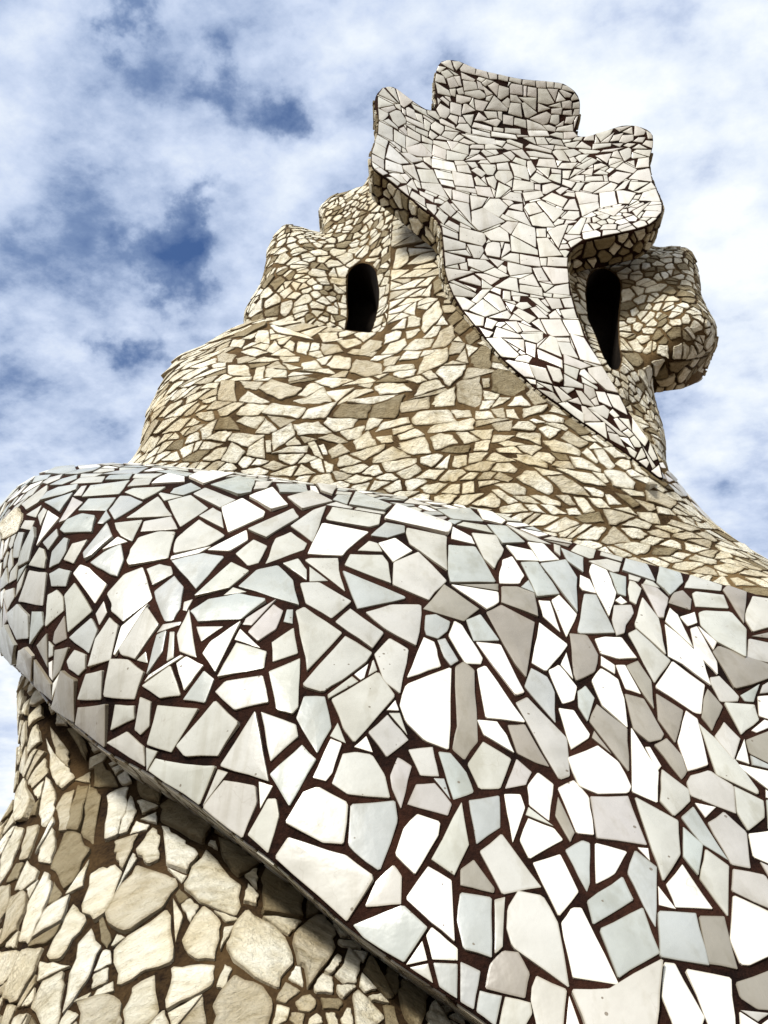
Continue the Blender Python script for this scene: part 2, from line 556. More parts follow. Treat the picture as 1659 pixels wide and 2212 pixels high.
def cells(verts, faces, bvh, spacing_px, gap_px, rng, ncand, segs=(), blocked=None, stretch=(1.0, 1.0), split=.4, small=True, jitter=.16, tight=1.0):
    """broken-tile pieces over a surface: returns (3-D corner list, normal)"""
    cand = tri_samples(verts, faces, ncand, rng)
    acc = np.zeros((0, 3))
    rads = np.zeros(0)
    S = []
    segA = [((a + b) / 2) for a, b in segs]
    kd = None
    if segA:
        kd = KDTree(len(segA))
        for i, m in enumerate(segA):
            kd.insert(m, i)
        kd.balance()
    for ps, fac in ((0, 1.0), (1, .55)):
        if ps == 1 and not small:
            break
        order = cand if ps == 0 else cand[::-1]
        if ps == 1 and blocked and getattr(blocked, 'kd', None):
            order = sorted(order, key=lambda q: -blocked.kd.find(Vector(q))[2])
        for c in order:
            v = Vector(c)
            px, py, z = to_px(v)
            if z < .3 or not (-260 < px < 1920 and -200 < py < 2560):
                continue
            s0 = spacing_px * z / F
            r = s0 * fac * (0.78 + .5 * noise.noise(v * 2.3))
            if len(acc) and np.min(np.linalg.norm(acc - c, axis=1) - (rads + r) / 2) < 0:
                continue
            if blocked and blocked(v, s0 * (.25 if ps == 0 else .21) * tight):
                continue
            acc = np.vstack([acc, c])
            rads = np.append(rads, r)
            S.append(v)
    if not S:
        return []
    N = []
    for v, r in zip(S, rads):
        near = bvh.find_nearest_range(v, r * .6)
        n = Vector()
        for (_, nn, _, _) in near:
            n += nn
        if n.length < 1e-6:
            n = bvh.find_nearest(v)[1].copy()
        N.append(n.normalized())
    kds = KDTree(len(S))
    for i, v in enumerate(S):
        kds.insert(v, i)
    kds.balance()
    out = []
    for i, v in enumerate(S):
        n = N[i]
        px, py, z = to_px(v)
        s0 = spacing_px * z / F
        gap = gap_px * z / F
        t, b = frame(n)
        a = 1.6 * s0
        sx, sy = stretch
        poly = [(-a, -a), (a, -a), (a, a), (-a, a)]
        nb = [j for (_, j, _) in kds.find_range(v, 3.0 * s0) if j != i and N[j].dot(n) > .1]
        for j in nb:
            w = S[j] - v
            x, y = w.dot(t) / sx, w.dot(b) / sy
            d = math.hypot(x, y)
            if d < 1e-6:
                continue
            # shared pseudo-random shift so both sides agree
            h = math.sin((min(i, j) * 12.9898 + max(i, j) * 78.233)) * 43758.5453
            h = (h - math.floor(h) - .5) * 2 * jitter * (1 if i < j else -1)
            nx, ny = x / d, y / d
            # turn the joint a little
            g = gap * (.5 + .9 * abs(math.sin(i * j + i + j)))
            cc = d * (.5 + h) - g / 2
            poly = clip(poly, nx, ny, cc)
            if len(poly) < 3:
                break
        if len(poly) < 3:
            continue
        poly = [(p[0] * sx, p[1] * sy) for p in poly]
        if kd:
            near = []
            for (_, j, _) in kd.find_range(v, 2.6 * s0 + .05):
                A, B = segs[j]
                wa, wb = A - v, B - v
                if abs(wa.dot(n)) > s0 * 1.3 and abs(wb.dot(n)) > s0 * 1.3:
                    continue
                pa = (wa.dot(t), wa.dot(b))
                pb = (wb.dot(t), wb.dot(b))
                L = math.hypot(pb[0] - pa[0], pb[1] - pa[1])
                if L < 1e-6:
                    continue
                nx, ny = (pb[1] - pa[1]) / L, -(pb[0] - pa[0]) / L
                c = nx * pa[0] + ny * pa[1]
                if c < 0:
                    nx, ny, c = -nx, -ny, -c
                tt = max(0, min(1, -((pa[0]) * (pb[0] - pa[0]) + pa[1] * (pb[1] - pa[1])) / L / L))
                dd = math.hypot(pa[0] + tt * (pb[0] - pa[0]), pa[1] + tt * (pb[1] - pa[1]))
                near.append((dd, pa, pb, nx, ny, c))
            near.sort(key=lambda q: q[0])
            for dd, pa, pb, nx, ny, c in near:
                if len(poly) < 3:
                    break
                if seg_hits(poly, pa, pb):
                    poly = clip(poly, nx, ny, c - gap * .75)
        if len(poly) < 3:
            continue
        mina = (s0 * .24 * tight) ** 2
        if abs(parea(poly)) < mina:
            continue
        for q in split_cell(poly, gap * .85, rng, (s0 * .42) ** 2, split):
            # drop near-duplicate corners
            q2 = []
            for p in q:
                if not q2 or math.hypot(p[0] - q2[-1][0], p[1] - q2[-1][1]) > s0 * .05:
                    q2.append(p)
            if len(q2) >= 3 and abs(parea(q2)) > mina:
                out.append(([v + t * p[0] + b * p[1] for p in q2], n))
    return out


def piece_mesh(corners, n, th, color, bvh, rng, stone=False, jag=.02, edge=.70):
    """one shard: sides, worn edge, top face; returns (verts, faces, smooth, tint)"""
    c = sum(corners, Vector()) / len(corners)
    t, b = frame(n)
    q = [((p - c).dot(t), (p - c).dot(b)) for p in corners]
    if parea(q) < 0:
        q.reverse()
        corners = corners[::-1]
    size = math.sqrt(abs(parea(q)))
    m = len(q)
    ring = []
    for i in range(m):
        p0, p1, p2 = q[i - 1], q[i], q[(i + 1) % m]
        l1 = math.hypot(p0[0] - p1[0], p0[1] - p1[1])
        l2 = math.hypot(p2[0] - p1[0], p2[1] - p1[1])
        r = min(size * (.04 if stone else .03) * (.4 + 1.3 * rng.random()), l1 * .3, l2 * .3)
        ring.append((p1[0] + (p0[0] - p1[0]) / (l1 + 1e-9) * r, p1[1] + (p0[1] - p1[1]) / (l1 + 1e-9) * r))
        ring.append((p1[0] + (p2[0] - p1[0]) / (l2 + 1e-9) * r, p1[1] + (p2[1] - p1[1]) / (l2 + 1e-9) * r))
        # broken edge points
        if l2 > size * (.45 if not stone else .35):
            k = (1 if l2 < size * 1.1 else 2) if not stone else (1 if l2 < size * .6 else 2 if l2 < size else 3)
            for j in range(k):
                tt = (j + 1) / (k + 1) + (rng.random() - .5) * (.25 if k == 1 else .16)
                o = (rng.random() - .5) * 2 * size * jag * (2.6 if stone else .8)
                nx, ny = (p2[1] - p1[1]) / (l2 + 1e-9), -(p2[0] - p1[0]) / (l2 + 1e-9)
                ring.append((p1[0] + (p2[0] - p1[0]) * tt + nx * o, p1[1] + (p2[1] - p1[1]) * tt + ny * o))
    k = len(ring)
    tx, ty = (rng.random() - .5) * (.10 if stone else .035), (rng.random() - .5) * (.10 if stone else .035)
    hs = []
    surf = []
    for (x, y) in ring:
        w = c + t * x + b * y
        h = 0.0
        if bvh:
            loc, nn, ii, dd = bvh.find_nearest(w)
            if loc is not None:
                h = (loc - w).dot(n)
                h = max(-.4 * size, min(.4 * size, h))
        hs.append(h)
    # blend between a stiff plane and the surface below
    mean = sum(hs) / k
    al = .8 if stone else .1
    verts, tint = [], []
    edge_c = tuple(v * (.62 if stone else .72) * e for v, e in zip(color, (1, .93, .82)))
    ins = min(.10 * size, .004 if not stone else .010) / max(size * .5, 1e-6)
    ins = max(ins, .03)
    top = []
    for (x, y), h in zip(ring, hs):
        hh = h * al + mean * (1 - al)
        top.append(hh)
    low = min(0, min(h2 - h1 for h1, h2 in zip(hs, top)))
    if bvh:
        mid = sum(top) / k
        for fx in (0, .5):
            for (x, y) in ([(0, 0)] if fx == 0 else ring[::2]):
                w = c + t * x * fx + b * y * fx
                loc = bvh.find_nearest(w)[0]
                if loc is not None:
                    hc = min(.25 * size, (loc - w).dot(n))
                    low = min(low, mid - hc)
    for (x, y), h in zip(ring, hs):
        verts.append(c + t * x * 1.0 + b * y * 1.0 + n * (h - th * .5))
        tint.append(edge_c)
    rough = th * (.28 if stone else 0)
    for (x, y), hh in zip(ring, top):
        z = hh - low + th * .80 + tx * x + ty * y
        verts.append(c + t * x + b * y + n * z)
        tint.append(edge_c)
    for (x, y), hh in zip(ring, top):
        z = hh - low + th * (1.0) + (tx * x + ty * y) + (rng.random() - .5) * rough
        verts.append(c + t * x * (1 - ins * 1.0) + b * y * (1 - ins * 1.0) + n * z)
        tint.append(color)
    cz = mean - low + th
    if False:
        loc, nn, ii, dd = bvh.find_nearest(c)
        if loc is not None:
            hc = max(-.3 * size, min(.3 * size, (loc - c).dot(n)))
            cz = (hc * al + mean * (1 - al)) - low + th
    verts.append(c + n * (cz + (rng.random() - .3) * rough))
    tint.append(color)
    faces, sm = [], []
    for i in range(k):
        j = (i + 1) % k
        faces.append((i, j, k + j, k + i)); sm.append(False)
        faces.append((k + i, k + j, 2 * k + j, 2 * k + i)); sm.append(False)
        faces.append((2 * k + i, 2 * k + j, 3 * k)); sm.append(not stone)
    return verts, faces, sm, tint, size


def mesh_from(name, parts, mat):
    vs, fs, sm, ti = [], [], [], []
    for (v, f, s_, t_, _) in parts:
        o = len(vs)
        vs += [tuple(p) for p in v]
        fs += [tuple(i + o for i in q) for q in f]
        sm += s_
        ti += t_
    me = bpy.data.meshes.new(name)
    me.from_pydata(vs, [], fs)
    me.materials.append(mat)
    me.polygons.foreach_set('use_smooth', sm)
    ca = me.color_attributes.new('tint', 'FLOAT_COLOR', 'POINT')
    ca.data.foreach_set('color', [c for t in ti for c in (*t, 1.0)])
    return me


def px_area(corners, n, vis):
    pts = [to_px(c) for c in corners]
    if any(p[2] < .1 for p in pts):
        return 0
    c = sum(corners, Vector()) / len(corners)
    if n.dot(c - EYE) > 0:
        return 0
    x, y, _ = to_px(c)
    if not (-20 < x < 1680 and -20 < y < 2232):
        return 0
    return abs(parea([(p[0], p[1]) for p in pts])) * (1 if vis(c, n) else 0.02)


ALL_BVH = []


def visible(c, n):
    p = c + n * .03
    d = p - EYE
    L = d.length
    d.normalize()
    for bv in ALL_BVH:
        h = bv.ray_cast(EYE, d, L - .02)
        if h[0] is not None:
            return False
    return True


def lay(parent, name, joined_name, mat, items, limit=300):
    """items: (corners, normal, th, colour, bvh, stone, weight) -> parts under parent"""
    items = sorted(items, key=lambda it: -px_area(it[0], it[1], visible))
    rest = []
    rng = random.Random(5)
    for i, (cor, n, th, colr, bv, stone) in enumerate(items):
        pm = piece_mesh(cor, n, th, colr, bv, rng, stone)
        a = px_area(cor, n, visible)
        if i < limit and a > 60:
            me = mesh_from(name, [pm], mat)
            # origin at the piece
            c = sum(cor, Vector()) / len(cor)
            me.transform(Matrix.Translation(-c))
            o = bpy.data.objects.new(name, me)
            COL.objects.link(o)
            o.location = c
            o.parent = parent
        else:
            rest.append(pm)
    if rest:
        o = bpy.data.objects.new(joined_name, mesh_from(joined_name, rest, mat))
        COL.objects.link(o)
        o.parent = parent
        o['kind'] = 'stuff'


# ------------------------------------------------------------------ colours of the pieces
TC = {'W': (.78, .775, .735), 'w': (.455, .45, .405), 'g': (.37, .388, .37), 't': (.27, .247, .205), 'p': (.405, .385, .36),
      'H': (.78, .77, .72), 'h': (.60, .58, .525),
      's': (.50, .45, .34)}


def tile_col(code, rng):
    b = TC[code]
    k = 1 + (rng.random() - .5) * .14
    return tuple(min(.9, v * k * (1 + (rng.random() - .5) * .03)) for v in b)


def stone_col(rng, dark=.14):
    r = rng.random()
    if r < dark:
        b = (.30, .25, .155)
    elif r < .20:
        b = (.58, .53, .41)
    elif r < .62:
        b = (.80, .765, .635)
    else:
        b = (.87, .85, .745)
    k = 1 + (rng.random() - .5) * .16
    return tuple(v * k for v in b)


# outlines of the larger shards: (origin x, origin y, scale, text) in photograph units
TRACE_BAND = [
(0, 1450, 2.765, '''
w 250 590 205 540 380 400 435 370 425 420 350 520;g 368 508 430 430 530 385 710 370 690 410 560 450;w 665 462 735 372 782 368 735 460
w 745 475 820 370 1165 322 1070 445;g 412 525 660 437 545 610;p 545 712 600 590 660 480 750 525 600 680;g 710 600 800 492 1042 484 955 594
g 555 775 610 680 745 625 866 655 830 790 590 800;g 880 710 960 597 996 665 930 712;g 985 590 1085 470 1165 470 1282 518 1035 675
w 1140 662 1420 475 1545 640 1180 660;w 1125 430 1200 395 1490 388 1400 440 1290 495;w 1035 705 1280 680 1190 872 1090 820 1050 760
w 1270 780 1300 690 1540 655 1595 760;w 245 630 380 545 330 655;w 350 640 400 570 430 590 375 730;w 192 748 230 680 318 685 280 765
W 343 908 450 600 545 665;g 180 1095 200 950 325 740 325 830 270 1040;g 135 1015 140 880 180 790 228 790 180 1010
g 398 880 520 760 530 820 445 945;g 458 1105 475 960 590 840 628 850 600 960 540 1060;w 590 1040 660 895 795 862 670 1068
g 762 985 970 722 1020 840 840 1000 775 1045;g 825 1070 950 960 1095 908 1118 1040 1060 1185 1000 1170
w 1145 1060 1180 940 1250 840 1430 795 1575 800 1510 1020 1250 1075 1170 1090;w 272 1080 365 925 405 940 425 1020 410 1108
g 455 1160 540 1110 645 1135 600 1270 475 1270;W 672 1162 730 1080 810 1110 968 1255 858 1422;w 180 1405 270 1130 428 1150 390 1440
w 155 1360 165 1250 245 1110 200 1280;w 975 1350 1120 1170 1290 1120 1370 1385 1115 1590 1015 1505 1020 1440
w 1325 1120 1440 1078 1540 1100 1555 1165 1380 1265;g 1393 1325 1575 1195 1655 1290 1625 1470 1560 1580 1490 1590 1430 1450
w 420 1600 440 1350 520 1305 575 1370 578 1490 425 1630;w 592 1355 680 1245 835 1495 625 1680;w 868 1520 940 1410 968 1510 900 1620
g 90 1520 175 1430 270 1530 275 1735 165 1745 110 1620;g 288 1790 300 1500 390 1500 400 1620;t 490 1770 500 1680 590 1540 605 1740 510 1790
w 50 1370 60 1310 135 1285 140 1370 75 1480;w 95 1240 105 1140 175 1050 155 1200;w 10 1300 20 1200 75 1100 85 1240
s 25 750 130 610 180 570 210 660 160 780 50 850;g 408 265 500 215 670 196 690 235 580 270;g 590 272 720 225 910 205 840 240 700 270
g 300 350 330 290 465 278 430 315;w 390 350 450 300 570 272 540 310 430 360;g 455 370 560 310 700 280 690 310 560 360
w 635 360 730 298 945 290 915 340;g 950 320 990 280 1190 266 1160 312;w 1150 382 1215 310 1375 308 1340 360;W 1365 362 1440 290 1520 262 1658 290 1658 335
g 925 275 1030 245 1330 215 1230 262;w 180 520 260 420 370 365 300 450
'''),
(0, 1400, 1.659, '''
W 820 300 870 255 920 240 1050 268 1010 290;W 1020 260 1080 235 1265 240 1100 298;g 1140 298 1290 262 1375 280 1355 340 1290 360
w 1370 330 1385 285 1470 285 1440 320;W 1345 368 1470 318 1552 410 1465 440;w 1045 350 1110 318 1270 380 1190 425;g 920 345 940 320 1030 292 1085 320 990 358
w 910 390 1030 362 1122 425 975 525;W 1200 425 1310 378 1430 450 1420 475 1235 558;w 1078 468 1150 425 1195 450 1208 535
w 1340 540 1580 432 1612 480 1440 585;w 940 660 955 590 1075 492 1212 575 1120 630 945 672;W 1125 652 1330 545 1338 600 1240 658
w 1275 672 1370 600 1442 635 1395 720 1340 735;w 1437 722 1490 590 1570 560 1655 620 1640 650;g 932 712 1100 672 1210 690 1060 860
w 1055 905 1250 722 1345 770 1240 855;g 1292 850 1390 760 1500 740 1580 820 1612 950;g 1035 985 1130 920 1290 892 1440 930 1300 1025 1075 1040
w 1530 725 1610 700 1655 760 1655 815;p 1342 1095 1478 950 1528 985 1490 1080 1395 1145;g 1532 1040 1550 975 1582 975 1580 1050
w 1065 1068 1205 1065 1090 1145;W 1100 1215 1140 1150 1300 1045 1165 1310;w 960 1110 1025 980 1062 1230 975 1200
w 1182 1340 1280 1155 1440 1205 1425 1290;w 1470 1150 1585 1075 1608 1210 1475 1255;w 1455 1310 1620 1245 1610 1500 1580 1535 1495 1515
W 958 1265 1010 1228 1100 1275 1000 1410;g 998 1460 1105 1305 1158 1350 1110 1475;w 1170 1420 1220 1360 1420 1335 1450 1475 1270 1515
w 650 1190 800 968 862 1060 735 1240 665 1220;g 385 1125 500 1020 532 1085 485 1205;w 490 1280 520 1130 600 1020 645 1060 600 1240
w 743 1245 790 1200 800 1260;g 800 1320 850 1110 905 1090 880 1200;w 905 1250 920 1095 945 1095 940 1230
t 205 1165 260 1100 262 1280;t 195 1240 285 1370 285 1460 195 1380;t 292 1350 300 1190 380 1175 330 1300
w 368 1250 410 1190 470 1215 465 1290 430 1325 380 1290;w 110 1190 150 1170 190 1220 180 1355 110 1270;g 8 1110 45 1050 95 1160 95 1265 12 1180
t 295 1470 345 1300 420 1350 408 1575 295 1500;w 430 1455 470 1320 562 1300 550 1455;w 572 1440 600 1240 700 1245 782 1310 730 1452
w 775 1385 925 1278 978 1435 870 1450;t 425 1500 585 1482 572 1712 420 1590;w 605 1620 625 1485 730 1490 730 1560
w 735 1620 762 1445 820 1470 810 1600 765 1645;w 808 1700 855 1490 1075 1510 930 1738;w 965 1710 1170 1470 1298 1590 1180 1760 1010 1765
w 582 1690 690 1630 780 1710 785 1815;w 1415 1530 1600 1600 1610 1660 1465 1790
'''),
(900, 1400, 1.659, '''
g 0 298 155 300 170 340 20 345;w 60 365 190 340 300 390 140 435;w 215 300 340 310 300 355 240 335
g 395 410 430 340 620 410 580 445;g 305 380 330 355 400 360 380 405;g 550 350 600 342 690 370 660 395;W 585 485 650 412 945 515 920 572
w 270 480 305 420 560 465 550 515 500 530 280 490;w 78 522 200 440 265 420 195 605;W 172 672 250 512 495 555 380 650 355 682
g 510 575 590 505 690 525 690 560 600 585;w 440 655 500 603 545 615 570 660;W 550 615 640 588 730 658 630 715
w 700 560 705 535 915 580 918 762 720 620;g 870 435 1040 432 1115 500 950 485;w 690 400 720 375 840 415
W 1085 435 1165 435 1235 495 1215 515 1115 490;W 1275 515 1285 470 1475 540 1475 590;w 975 520 1010 503 1130 520 1165 560
W 945 590 950 525 1050 580 1070 620;w 1055 560 1185 575 1225 650 1175 755 1120 700;g 1140 515 1240 525 1340 610 1220 618
g 928 780 930 630 1070 640 1180 825 940 828;w 1245 520 1310 545 1480 620 1360 600;W 1240 630 1375 655 1415 712 1300 705
W 1355 612 1440 620 1525 705 1420 712;g 1535 640 1655 690 1655 770 1570 710;g 1320 722 1410 720 1525 890 1405 905
g 1425 725 1560 708 1620 800 1622 985;W 1202 800 1220 710 1270 692 1335 790 1310 832 1205 832;g 1320 850 1360 815 1395 880
w 370 735 400 680 570 680 600 720 615 832;w 635 720 765 668 915 820 850 880 820 922 630 840;w 0 580 90 555 160 620 165 670 0 720
w 35 720 95 695 215 790 200 815 120 810;w 155 710 180 700 330 700 335 760 368 872;g 360 768 690 905 690 915 440 968
w 130 835 230 830 400 930 295 1018 160 940;W 945 840 1195 880 1198 935 1135 972;t 1215 850 1300 850 1390 885 1408 1010 1215 935
t 795 970 905 845 1090 970 1010 1035;w 485 990 620 950 778 948 775 1040 750 1168 590 1080;w 320 1040 400 970 575 1100 515 1182
w 105 990 150 968 350 1100 165 1302 145 1180;g 800 1080 805 1005 860 1000 935 1040 920 1090 870 1130 810 1110
W 930 1115 960 1040 1000 1060 1110 1235 1100 1265 1020 1262;g 1025 1030 1100 1000 1200 1140 1065 1140;t 1135 990 1215 952 1390 1045 1345 1335 1290 1270
w 145 1380 370 1120 510 1215 480 1260 360 1350 250 1420 160 1395;w 530 1215 610 1130 710 1190 665 1425 580 1360;W 705 1340 795 1125 850 1150 885 1280
g 870 1140 910 1130 980 1250 940 1275 905 1230;W 1080 1150 1210 1165 1335 1420 1290 1435;W 668 1490 700 1380 940 1287 925 1727 800 1680 700 1580
t 950 1720 975 1600 965 1290 1010 1262 1065 1310 1085 1680 1015 1775;W 1085 1295 1130 1278 1340 1580 1130 1555
w 300 1460 545 1318 635 1445 420 1688 365 1620;g 110 1560 150 1445 260 1450 295 1610 220 1745;W 1380 1260 1420 1045 1570 1165 1530 1220 1455 1305
W 1415 925 1475 930 1530 1090 1440 1010;W 1485 925 1525 900 1620 1000 1565 1120;W 1535 1270 1565 1205 1600 1345
W 1470 1305 1525 1275 1620 1390 1605 1460 1545 1480;g 1340 1390 1375 1295 1460 1340 1500 1420 1505 1580
W 1085 1570 1190 1580 1240 1650 1280 1745 1120 1650;t 1250 1600 1340 1595 1470 1820 1400 1800 1300 1750
'''),
(1800, 1700, 2.37, '''
W 0 60 215 140 240 225 10 170;w 5 175 55 190 55 265 10 230;g 60 200 150 210 250 265 275 350 220 390;g 225 145 480 230 490 350 270 295 245 210
g 500 240 775 315 785 460 535 380;g 790 320 960 350 1005 380 1000 470 900 570 800 470;w 1015 510 1025 390 1300 490 1290 535
t 1310 530 1345 495 1490 545 1470 780;w 1485 760 1495 680 1540 580 1655 620 1655 770 1540 850;t 890 630 930 550 1000 530 1065 600 1055 685
w 1075 560 1100 545 1310 570 1350 670 1100 655;w 1125 705 1170 690 1370 700 1485 830 1480 1050 1250 920 1140 800;W 980 735 1090 700 1110 780 1040 805
W 205 500 210 415 280 450 330 555 230 530;W 280 390 300 335 410 385 485 550 430 730 330 540;g 435 390 560 430 560 578 500 560
w 578 520 590 460 630 470 680 520 640 640 590 610;p 680 490 800 520 885 600 850 745 810 745;W 480 610 520 580 570 625 530 640
g 190 840 240 565 330 575 470 860 200 865;p 455 760 470 655 600 650 620 710 560 800 550 860 490 880;w 630 790 685 600 810 750 865 1030 640 820
W 865 770 900 670 960 720 1075 970;W 865 800 980 890 1150 1060 1210 1260 1000 1100 890 1040;W 1060 830 1110 812 1260 1080 1265 1180 1180 1090 1090 1000
W 1120 810 1260 930 1235 990;t 1535 885 1655 820 1655 920;p 1500 1050 1510 905 1655 970 1655 1120;t 1235 1005 1280 960 1655 1160 1400 1290
w 1215 1250 1210 1205 1280 1195 1430 1350 1420 1385 1290 1388;g 1445 1340 1590 1255 1545 1390 1480 1385;W 1580 1350 1655 1320 1655 1570 1590 1500
w 1320 1400 1550 1415 1585 1530 1450 1640;t 1145 1510 1160 1370 1190 1295 1305 1430 1225 1610;W 790 1280 920 1085 1165 1265 1140 1480 1090 1470
w 580 870 640 840 900 1075 780 1240;W 325 910 400 893 525 897 640 1055 500 1060 370 1020;t 130 870 260 880 345 1030 320 1160 180 1228 160 1180
W 60 1080 120 1010 155 1210;W 370 1040 475 1110 475 1175 370 1110;W 300 1230 370 1135 500 1220 545 1370 570 1590 380 1420
W 485 1110 555 1110 675 1330 560 1290;t 565 1115 655 1075 755 1230 775 1440 700 1340;t 555 1330 700 1370 850 1640 830 1680 740 1700 620 1600
t 795 1330 1000 1460 940 1705 810 1530;W 0 1120 180 1280 160 1380 70 1405 40 1310;g 190 1310 250 1265 318 1360 265 1540 195 1430
W 45 1445 160 1460 280 1640 270 1670 140 1755;W 0 580 40 575 170 735 110 890 60 820
'''),
(1500, 2200, 1.659, '''
p 300 155 360 125 570 340 585 540 530 560;t 250 290 330 268 520 580 480 560 300 430;w 38 480 120 362 268 455 210 610 100 612;p 240 610 300 455 380 525 350 590
W 530 180 600 180 695 325 690 340 590 400;t 695 250 735 160 895 290 905 520;W 580 450 740 382 850 470 915 600 900 635 740 640 640 600
W 920 290 1065 520 1060 685 925 628;W 995 390 1020 390 1080 490 1060 515;t 1045 380 1110 345 1195 440 1218 520 1190 560;W 1170 360 1215 195 1275 240 1330 485 1225 515
w 1285 260 1430 390 1600 620 1600 645 1380 540;w 1370 330 1420 255 1505 345 1470 460;t 1560 420 1540 350 1655 260 1655 525;W 1485 455 1530 345 1555 480
W 1485 480 1655 540 1655 700;W 360 600 415 528 498 590 475 780 370 700;W 525 610 610 568 690 660 715 860 625 850;t 510 760 525 660 612 850 590 900
p 700 660 900 655 1000 915 735 880;w 940 660 1170 790 1180 970 1090 1110 1000 850;w 1075 680 1085 510 1230 620 1235 680 1150 760
w 1220 580 1240 545 1340 515 1470 600 1480 745 1240 650;w 1475 600 1630 680 1635 770 1550 838 1490 740;W 1265 690 1375 712 1320 768
g 1190 770 1255 712 1440 995 1300 910;p 1335 800 1420 740 1540 850 1560 1040 1460 1020;W 1555 860 1655 830 1655 1060 1580 980
g 45 680 205 655 210 820 85 910;W 235 645 320 645 345 715 280 900;W 320 890 365 775 500 830 548 890 370 990;w 105 955 220 862 430 1140 225 1182
g 565 945 655 895 695 910 695 1120 680 1165;W 725 910 895 955 830 1070 730 1125;g 900 1070 940 950 1055 1040 1050 1355 990 1250
W 955 930 1010 935 1020 1000;g 1200 820 1305 915 1280 1080 1200 980;w 1290 1100 1320 940 1445 1030 1440 1300;W 1110 1130 1195 1025 1355 1262 1160 1250
W 1065 1140 1160 1260 1070 1240;W 392 1015 535 972 632 1170 528 1300;t 0 1050 70 1000 180 1150 175 1175 0 1135;g 683 1220 870 1092 928 1215 715 1345
w 250 1370 255 1260 310 1172 440 1200 520 1340 580 1680 280 1470;W 545 1340 600 1262 650 1265 850 1665 605 1630;g 750 1375 980 1260 1070 1500 850 1635
g 1065 1280 1265 1290 1335 1565 1075 1520;t 1285 1305 1420 1305 1490 1585 1335 1555;W 1455 1430 1470 1195 1655 1330 1655 1470 1555 1565 1510 1560
p 1462 1165 1470 1050 1640 1080 1655 1310;t 135 1690 160 1560 230 1490 310 1500 370 1610 345 1740;w 380 1760 385 1690 410 1630 570 1700 540 1875 430 1870
W 90 1870 130 1735 290 1735 360 1875;w 600 1710 800 1700 1080 1560 1040 1870 700 1870;W 1095 1565 1150 1570 1310 1850 1250 1878 1180 1870 1085 1740
W 1210 1595 1455 1640 1480 1878 1380 1878;t 1485 1660 1655 1555 1655 1820 1600 1800 1510 1740;W 1505 1820 1655 1878 1510 1878;g 0 1550 105 1600 70 1800 0 1760
'''),
(0, 2200, 1.659, '''
w 815 515 850 450 1060 485 1170 490 1082 705;w 1108 715 1215 570 1385 600 1390 690 1312 885;w 1345 860 1450 670 1495 670 1510 760 1450 955;w 1200 492 1385 205 1453 570
'''),
(800, 2200, 1.9525, '''
w 548 160 830 0 940 140 685 422 625 350 560 240;g 330 270 385 140 500 145 545 325 455 495 380 380;g 100 235 315 310 330 400 155 570
g 162 635 360 450 447 540 280 830;W 430 650 540 410 610 440 550 620 510 670;w 553 690 620 500 700 490 800 510 880 640 912 780 650 755
W 690 455 765 388 805 488;p 780 365 900 255 1030 410 895 518;p 918 640 965 525 1052 580 985 845 930 720;w 1035 475 1185 460 1225 640 1110 635
g 1225 490 1300 500 1400 620 1447 740 1320 785;p 1030 820 1085 695 1200 690 1305 820 1280 890;w 260 940 370 745 460 712 650 820 620 1070 490 1060
g 655 1080 670 825 945 810 962 930 850 1240 700 1130;W 952 1140 1005 975 1090 888 1232 940 1220 1020 1075 1262;w 1183 1170 1370 818 1415 1080 1325 1268
w 200 1165 280 1035 380 1065 640 1150 818 1285 640 1555;w 762 1470 830 1310 940 1210 990 1280 985 1450;W 1020 1420 1160 1220 1305 1310 1325 1690 1180 1570
p 1325 1300 1440 1178 1550 1375;g 690 1590 1000 1465 1150 1605 1005 1820 700 1680;g 1345 1560 1365 1385 1560 1420 1560 1790 1385 1740
g 1095 1830 1190 1720 1480 1860 1450 2105 1110 1890
'''),
]
